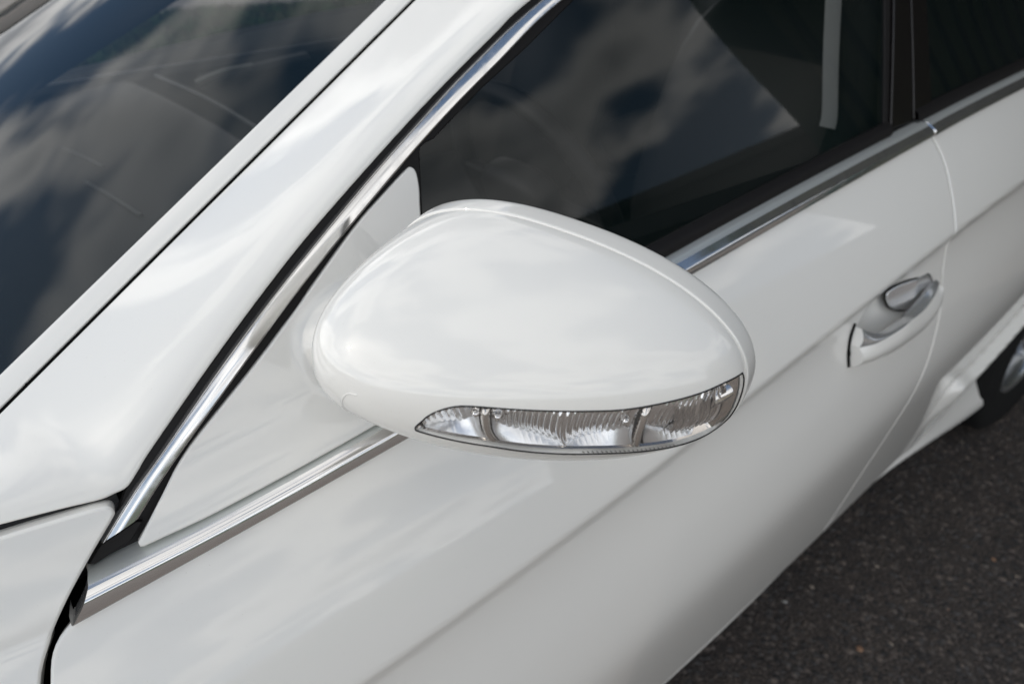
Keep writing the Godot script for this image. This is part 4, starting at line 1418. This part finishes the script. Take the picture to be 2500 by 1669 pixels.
func turn_signal(cap: Node3D, lens: PackedVector2Array) -> void:
	# clear cover, flush with the shell
	var mb := MB.new()
	region(mb, P_cap, lens, Vector2(0.02, 0.02), cap_out, 0.0007, 0.002, [], 0.003, 0.006)
	put("turn_signal_lens", mb, M.lens, cap)
	mb = MB.new()
	var seal := PackedVector3Array()
	for k in lens.size():
		var q: Vector2 = lens[k]
		seal.append(P_cap(q.x, q.y) + cap_normal(q) * 0.0001)
	mb.tube(seal, 0.0005, 6, true)
	put("lens_seal", mb, M.gloss_black, cap)
	# tray behind it
	mb = MB.new()
	var rows := []
	for j in 15:
		var t := j / 14.0
		var row := PackedVector3Array()
		for k in 121:
			var s := k / 120.0
			row.append(L(s, t, 0.0012 + 0.020 * pow(sin(PI * clampf(t, 0.0, 1.0)), 0.6) * sst(0.0, 0.05, s) * sst(1.0, 0.93, s)))
		rows.append(row)
	mb.grid(rows, func(p: Vector3) -> Vector3: return cap_out(p))
	put("signal_housing", mb, M.divider, cap)
	# four reflector bowls with flutes, each with a bright shelf below
	for ch in [[0.030, 0.222, 0.20, 9.0], [0.258, 0.452, 0.262, 11.0], [0.456, 0.662, 0.66, 11.0], [0.70, 0.872, 0.705, 9.0]]:
		var s0: float = ch[0]
		var s1: float = ch[1]
		rows = []
		for j in 19:
			var row := PackedVector3Array()
			for k in 121:
				var s := lerpf(s0, s1, k / 120.0)
				var u := (s - s0) / (s1 - s0)
				var bowl := 0.0075 * pow(maxf(1.0 - pow(2.0 * u - 1.0, 2.0), 0.0), 0.35) + 0.003
				var away: float = absf(s - ch[2]) / (s1 - s0)
				var t := lerpf(0.04, lerpf(0.44, 0.883, pow(clampf(away, 0.0, 1.0), 0.75)), j / 18.0)
				var flute := 0.0017 * pow(absf(sin(u * PI * ch[3])), 0.8) * sst(0.05, 0.2, away) * sst(0.0, 0.15, j / 18.0)
				row.append(L(s, t, lerpf(0.0030, bowl, pow(j / 18.0, 0.9)) - flute))
			rows.append(row)
		mb = MB.new()
		mb.grid(rows, func(p: Vector3) -> Vector3: return cap_out(p))
		put("reflector", mb, M.reflector, cap)
		rows = []
		for j in 7:
			var row := PackedVector3Array()
			for k in 121:
				var s := lerpf(s0, s1, k / 120.0)
				var u := (s - s0) / (s1 - s0)
				var bowl := 0.0075 * pow(maxf(1.0 - pow(2.0 * u - 1.0, 2.0), 0.0), 0.35) + 0.003
				var away: float = absf(s - ch[2]) / (s1 - s0)
				var ta := lerpf(0.44, 0.883, pow(clampf(away, 0.0, 1.0), 0.75))
				var v := j / 6.0
				var cell := 0.00025 * maxf(0.0, sin(u * PI * ch[3] * 2.0)) * sst(0.25, 0.45, away) * sin(PI * v)
				row.append(L(s, lerpf(ta, 0.885, v), lerpf(bowl, 0.0035, v) - cell))
			rows.append(row)
		mb = MB.new()
		mb.grid(rows, func(p: Vector3) -> Vector3: return Vector3(0, 1, 0.3))
		put("reflector_shelf", mb, M.shelf, cap)
	# lower rail of the lamp
	mb = MB.new()
	rows = []
	for q in [[0.885, 0.004], [0.895, 0.002], [0.905, 0.002], [0.915, 0.006]]:
		var row := PackedVector3Array()
		for k in 90: row.append(L(lerpf(0.02, 0.80, k / 89.0), q[0], q[1]))
		rows.append(row)
	mb.grid(rows, func(p: Vector3) -> Vector3: return cap_out(p))
	put("signal_rail", mb, M.dark_chrome, cap)
	# rounded dividers
	for s in [0.240, 0.682]:
		rows = []
		for j in 9:
			var row := PackedVector3Array()
			for k in 15:
				var t := lerpf(0.08, 0.93, k / 14.0)
				var a := PI * j / 8.0
				var ss: float = s + 0.016 * cos(a) + (0.02 * (0.5 - t) if s > 0.5 else 0.0)
				row.append(L(ss, t, 0.0052 - 0.0047 * sin(a) * sqrt(maxf(0.0, 1.0 - pow((k - 7.0) / 7.6, 6.0)))))
			rows.append(row)
		mb = MB.new()
		mb.grid(rows, func(p: Vector3) -> Vector3: return cap_out(p))
		put("signal_divider", mb, M.divider, cap)
	# ridge where the two middle bowls meet
	rows = []
	for j in 7:
		var row := PackedVector3Array()
		for k in 15:
			var t := lerpf(0.06, 0.95, k / 14.0)
			var a := PI * j / 6.0
			row.append(L(0.454 + 0.010 * (1.0 - 0.5 * t) * cos(a), t, 0.006 - 0.003 * sin(a)))
		rows.append(row)
	mb = MB.new()
	mb.grid(rows, func(p: Vector3) -> Vector3: return cap_out(p))
	put("signal_divider", mb, M.reflector, cap)
	# light emitters
	for q in [[0.212, 0.26], [0.275, 0.28], [0.636, 0.30]]:
		var o := L(q[0], q[1], 0.0060)
		var nn := cap_normal(resample(lens_u, q[0]).lerp(resample(lens_l, q[0]), q[1]))
		mb = MB.new()
		var d := nn.cross(Vector3.UP).normalized()
		rounded(mb, o, Vector3(0.0062, 0.0050, 0.006), Basis(d, nn.cross(d).normalized(), nn), 2.4)
		put("emitter", mb, M.dark_chrome, cap)
		mb = MB.new()
		rounded(mb, o + nn * 0.002, Vector3(0.0040, 0.0036, 0.004), Basis(d, nn.cross(d).normalized(), nn), 2.2)
		put("emitter_dome", mb, M.reflector, cap)
	# zigzag light guide at the outer end
	rows = []
	for j in 25:
		var row := PackedVector3Array()
		for k in 141:
			var u := k / 140.0
			var t := lerpf(0.04, 0.72, j / 24.0)
			var zig := 0.028 * absf(fposmod(j / 24.0 * 1.6 + 0.1, 1.0) - 0.5)
			var s := 0.775 + 0.155 * u + zig
			row.append(L(s, t, 0.0062 - 0.0044 * absf(fposmod(u * 9.0, 1.0) - 0.5) * 2.0 + 0.004 * pow(absf(j / 12.0 - 1.0), 4.0)))
		rows.append(row)
	mb = MB.new()
	mb.grid(rows, func(p: Vector3) -> Vector3: return cap_out(p))
	put("light_guide", mb, M.reflector, cap)
	# flat plate that ends the light guide
	rows = []
	for j in 9:
		var row := PackedVector3Array()
		for k in 20:
			var a := TAU * k / 20.0
			row.append(L(0.948 + 0.016 * cos(a) * j / 8.0, 0.40 + 0.30 * sin(a) * j / 8.0, 0.0032 + (0.004 if j == 8 else 0.0)))
		rows.append(row)
	mb = MB.new()
	mb.grid(rows, func(p: Vector3) -> Vector3: return cap_out(p), true)
	put("light_guide_end", mb, M.divider, cap)
	# bright bar in the clear tip
	rows = []
	for q in [[0.16, 0.008], [0.18, 0.0045], [0.30, 0.0016], [0.33, 0.0016], [0.50, 0.006]]:
		var row := PackedVector3Array()
		for k in 14: row.append(L(lerpf(0.915, 0.985, k / 13.0), q[0], q[1]))
		rows.append(row)
	mb = MB.new()
	mb.grid(rows, func(p: Vector3) -> Vector3: return cap_out(p))
	put("lens_tip_bar", mb, M.reflector, cap)
	# short ticks moulded into the lower lip
	for k in 22:
		var s := 0.50 + 0.30 * k / 21.0
		mb = MB.new()
		mb.tube(PackedVector3Array([L(s, 0.93, 0.0006), L(s + 0.002, 0.985, 0.0006)]), 0.00035, 6)
		put("lens_tick", mb, M.reflector, cap)

func P_sail(x: float, y: float) -> Vector3:                # door mirror base, drawn out into the arm
	var a := (x - 0.252) / (0.062 if x < 0.252 else 0.055)
	var b := (y - 0.985) / (0.056 if y < 0.985 else 0.040)
	var e := sqrt(a * a + b * b)
	var k := 1.0 - sst(0.22, 1.12, e)
	return Vector3(x, y, zg(x, y) + 0.002 + 0.008 * (1.0 - sst(0.0, 0.045, y - yb(x) - 0.0165)) + 0.125 * k * k)

func sail(c: Node3D) -> void:
	var o := PackedVector2Array()
	for q in curve2([Vector2(0.0505, 0.8985), Vector2(0.0510, 0.9000), Vector2(0.054, 0.9035), Vector2(0.077, 0.924), Vector2(0.103, 0.9455), Vector2(0.174, 0.9925), Vector2(0.259, 1.0545), Vector2(0.295, 1.0765), Vector2(0.318, 1.0895), Vector2(0.324, 1.0915), Vector2(0.3275, 1.087), Vector2(0.3265, 1.075), Vector2(0.3225, 1.060), Vector2(0.3185, 1.04), Vector2(0.315, 1.0), Vector2(0.313, 0.96)], 4): o.append(q)
	for k in 20:
		var x := lerpf(0.31, 0.0545, k / 19.0)
		o.append(Vector2(x, yb(x) + lut(x, [0.0, 0.05, 0.1, 0.2, 0.3], [0.019, 0.0195, 0.0165, 0.0165, 0.019])))
	var mb := MB.new()
	region(mb, P_sail, o, Vector2(0.003, 0.003), Vector3(-0.2, 0.2, 1), 0.002, 0.008)
	put("mirror_base", mb, M.paint, c)
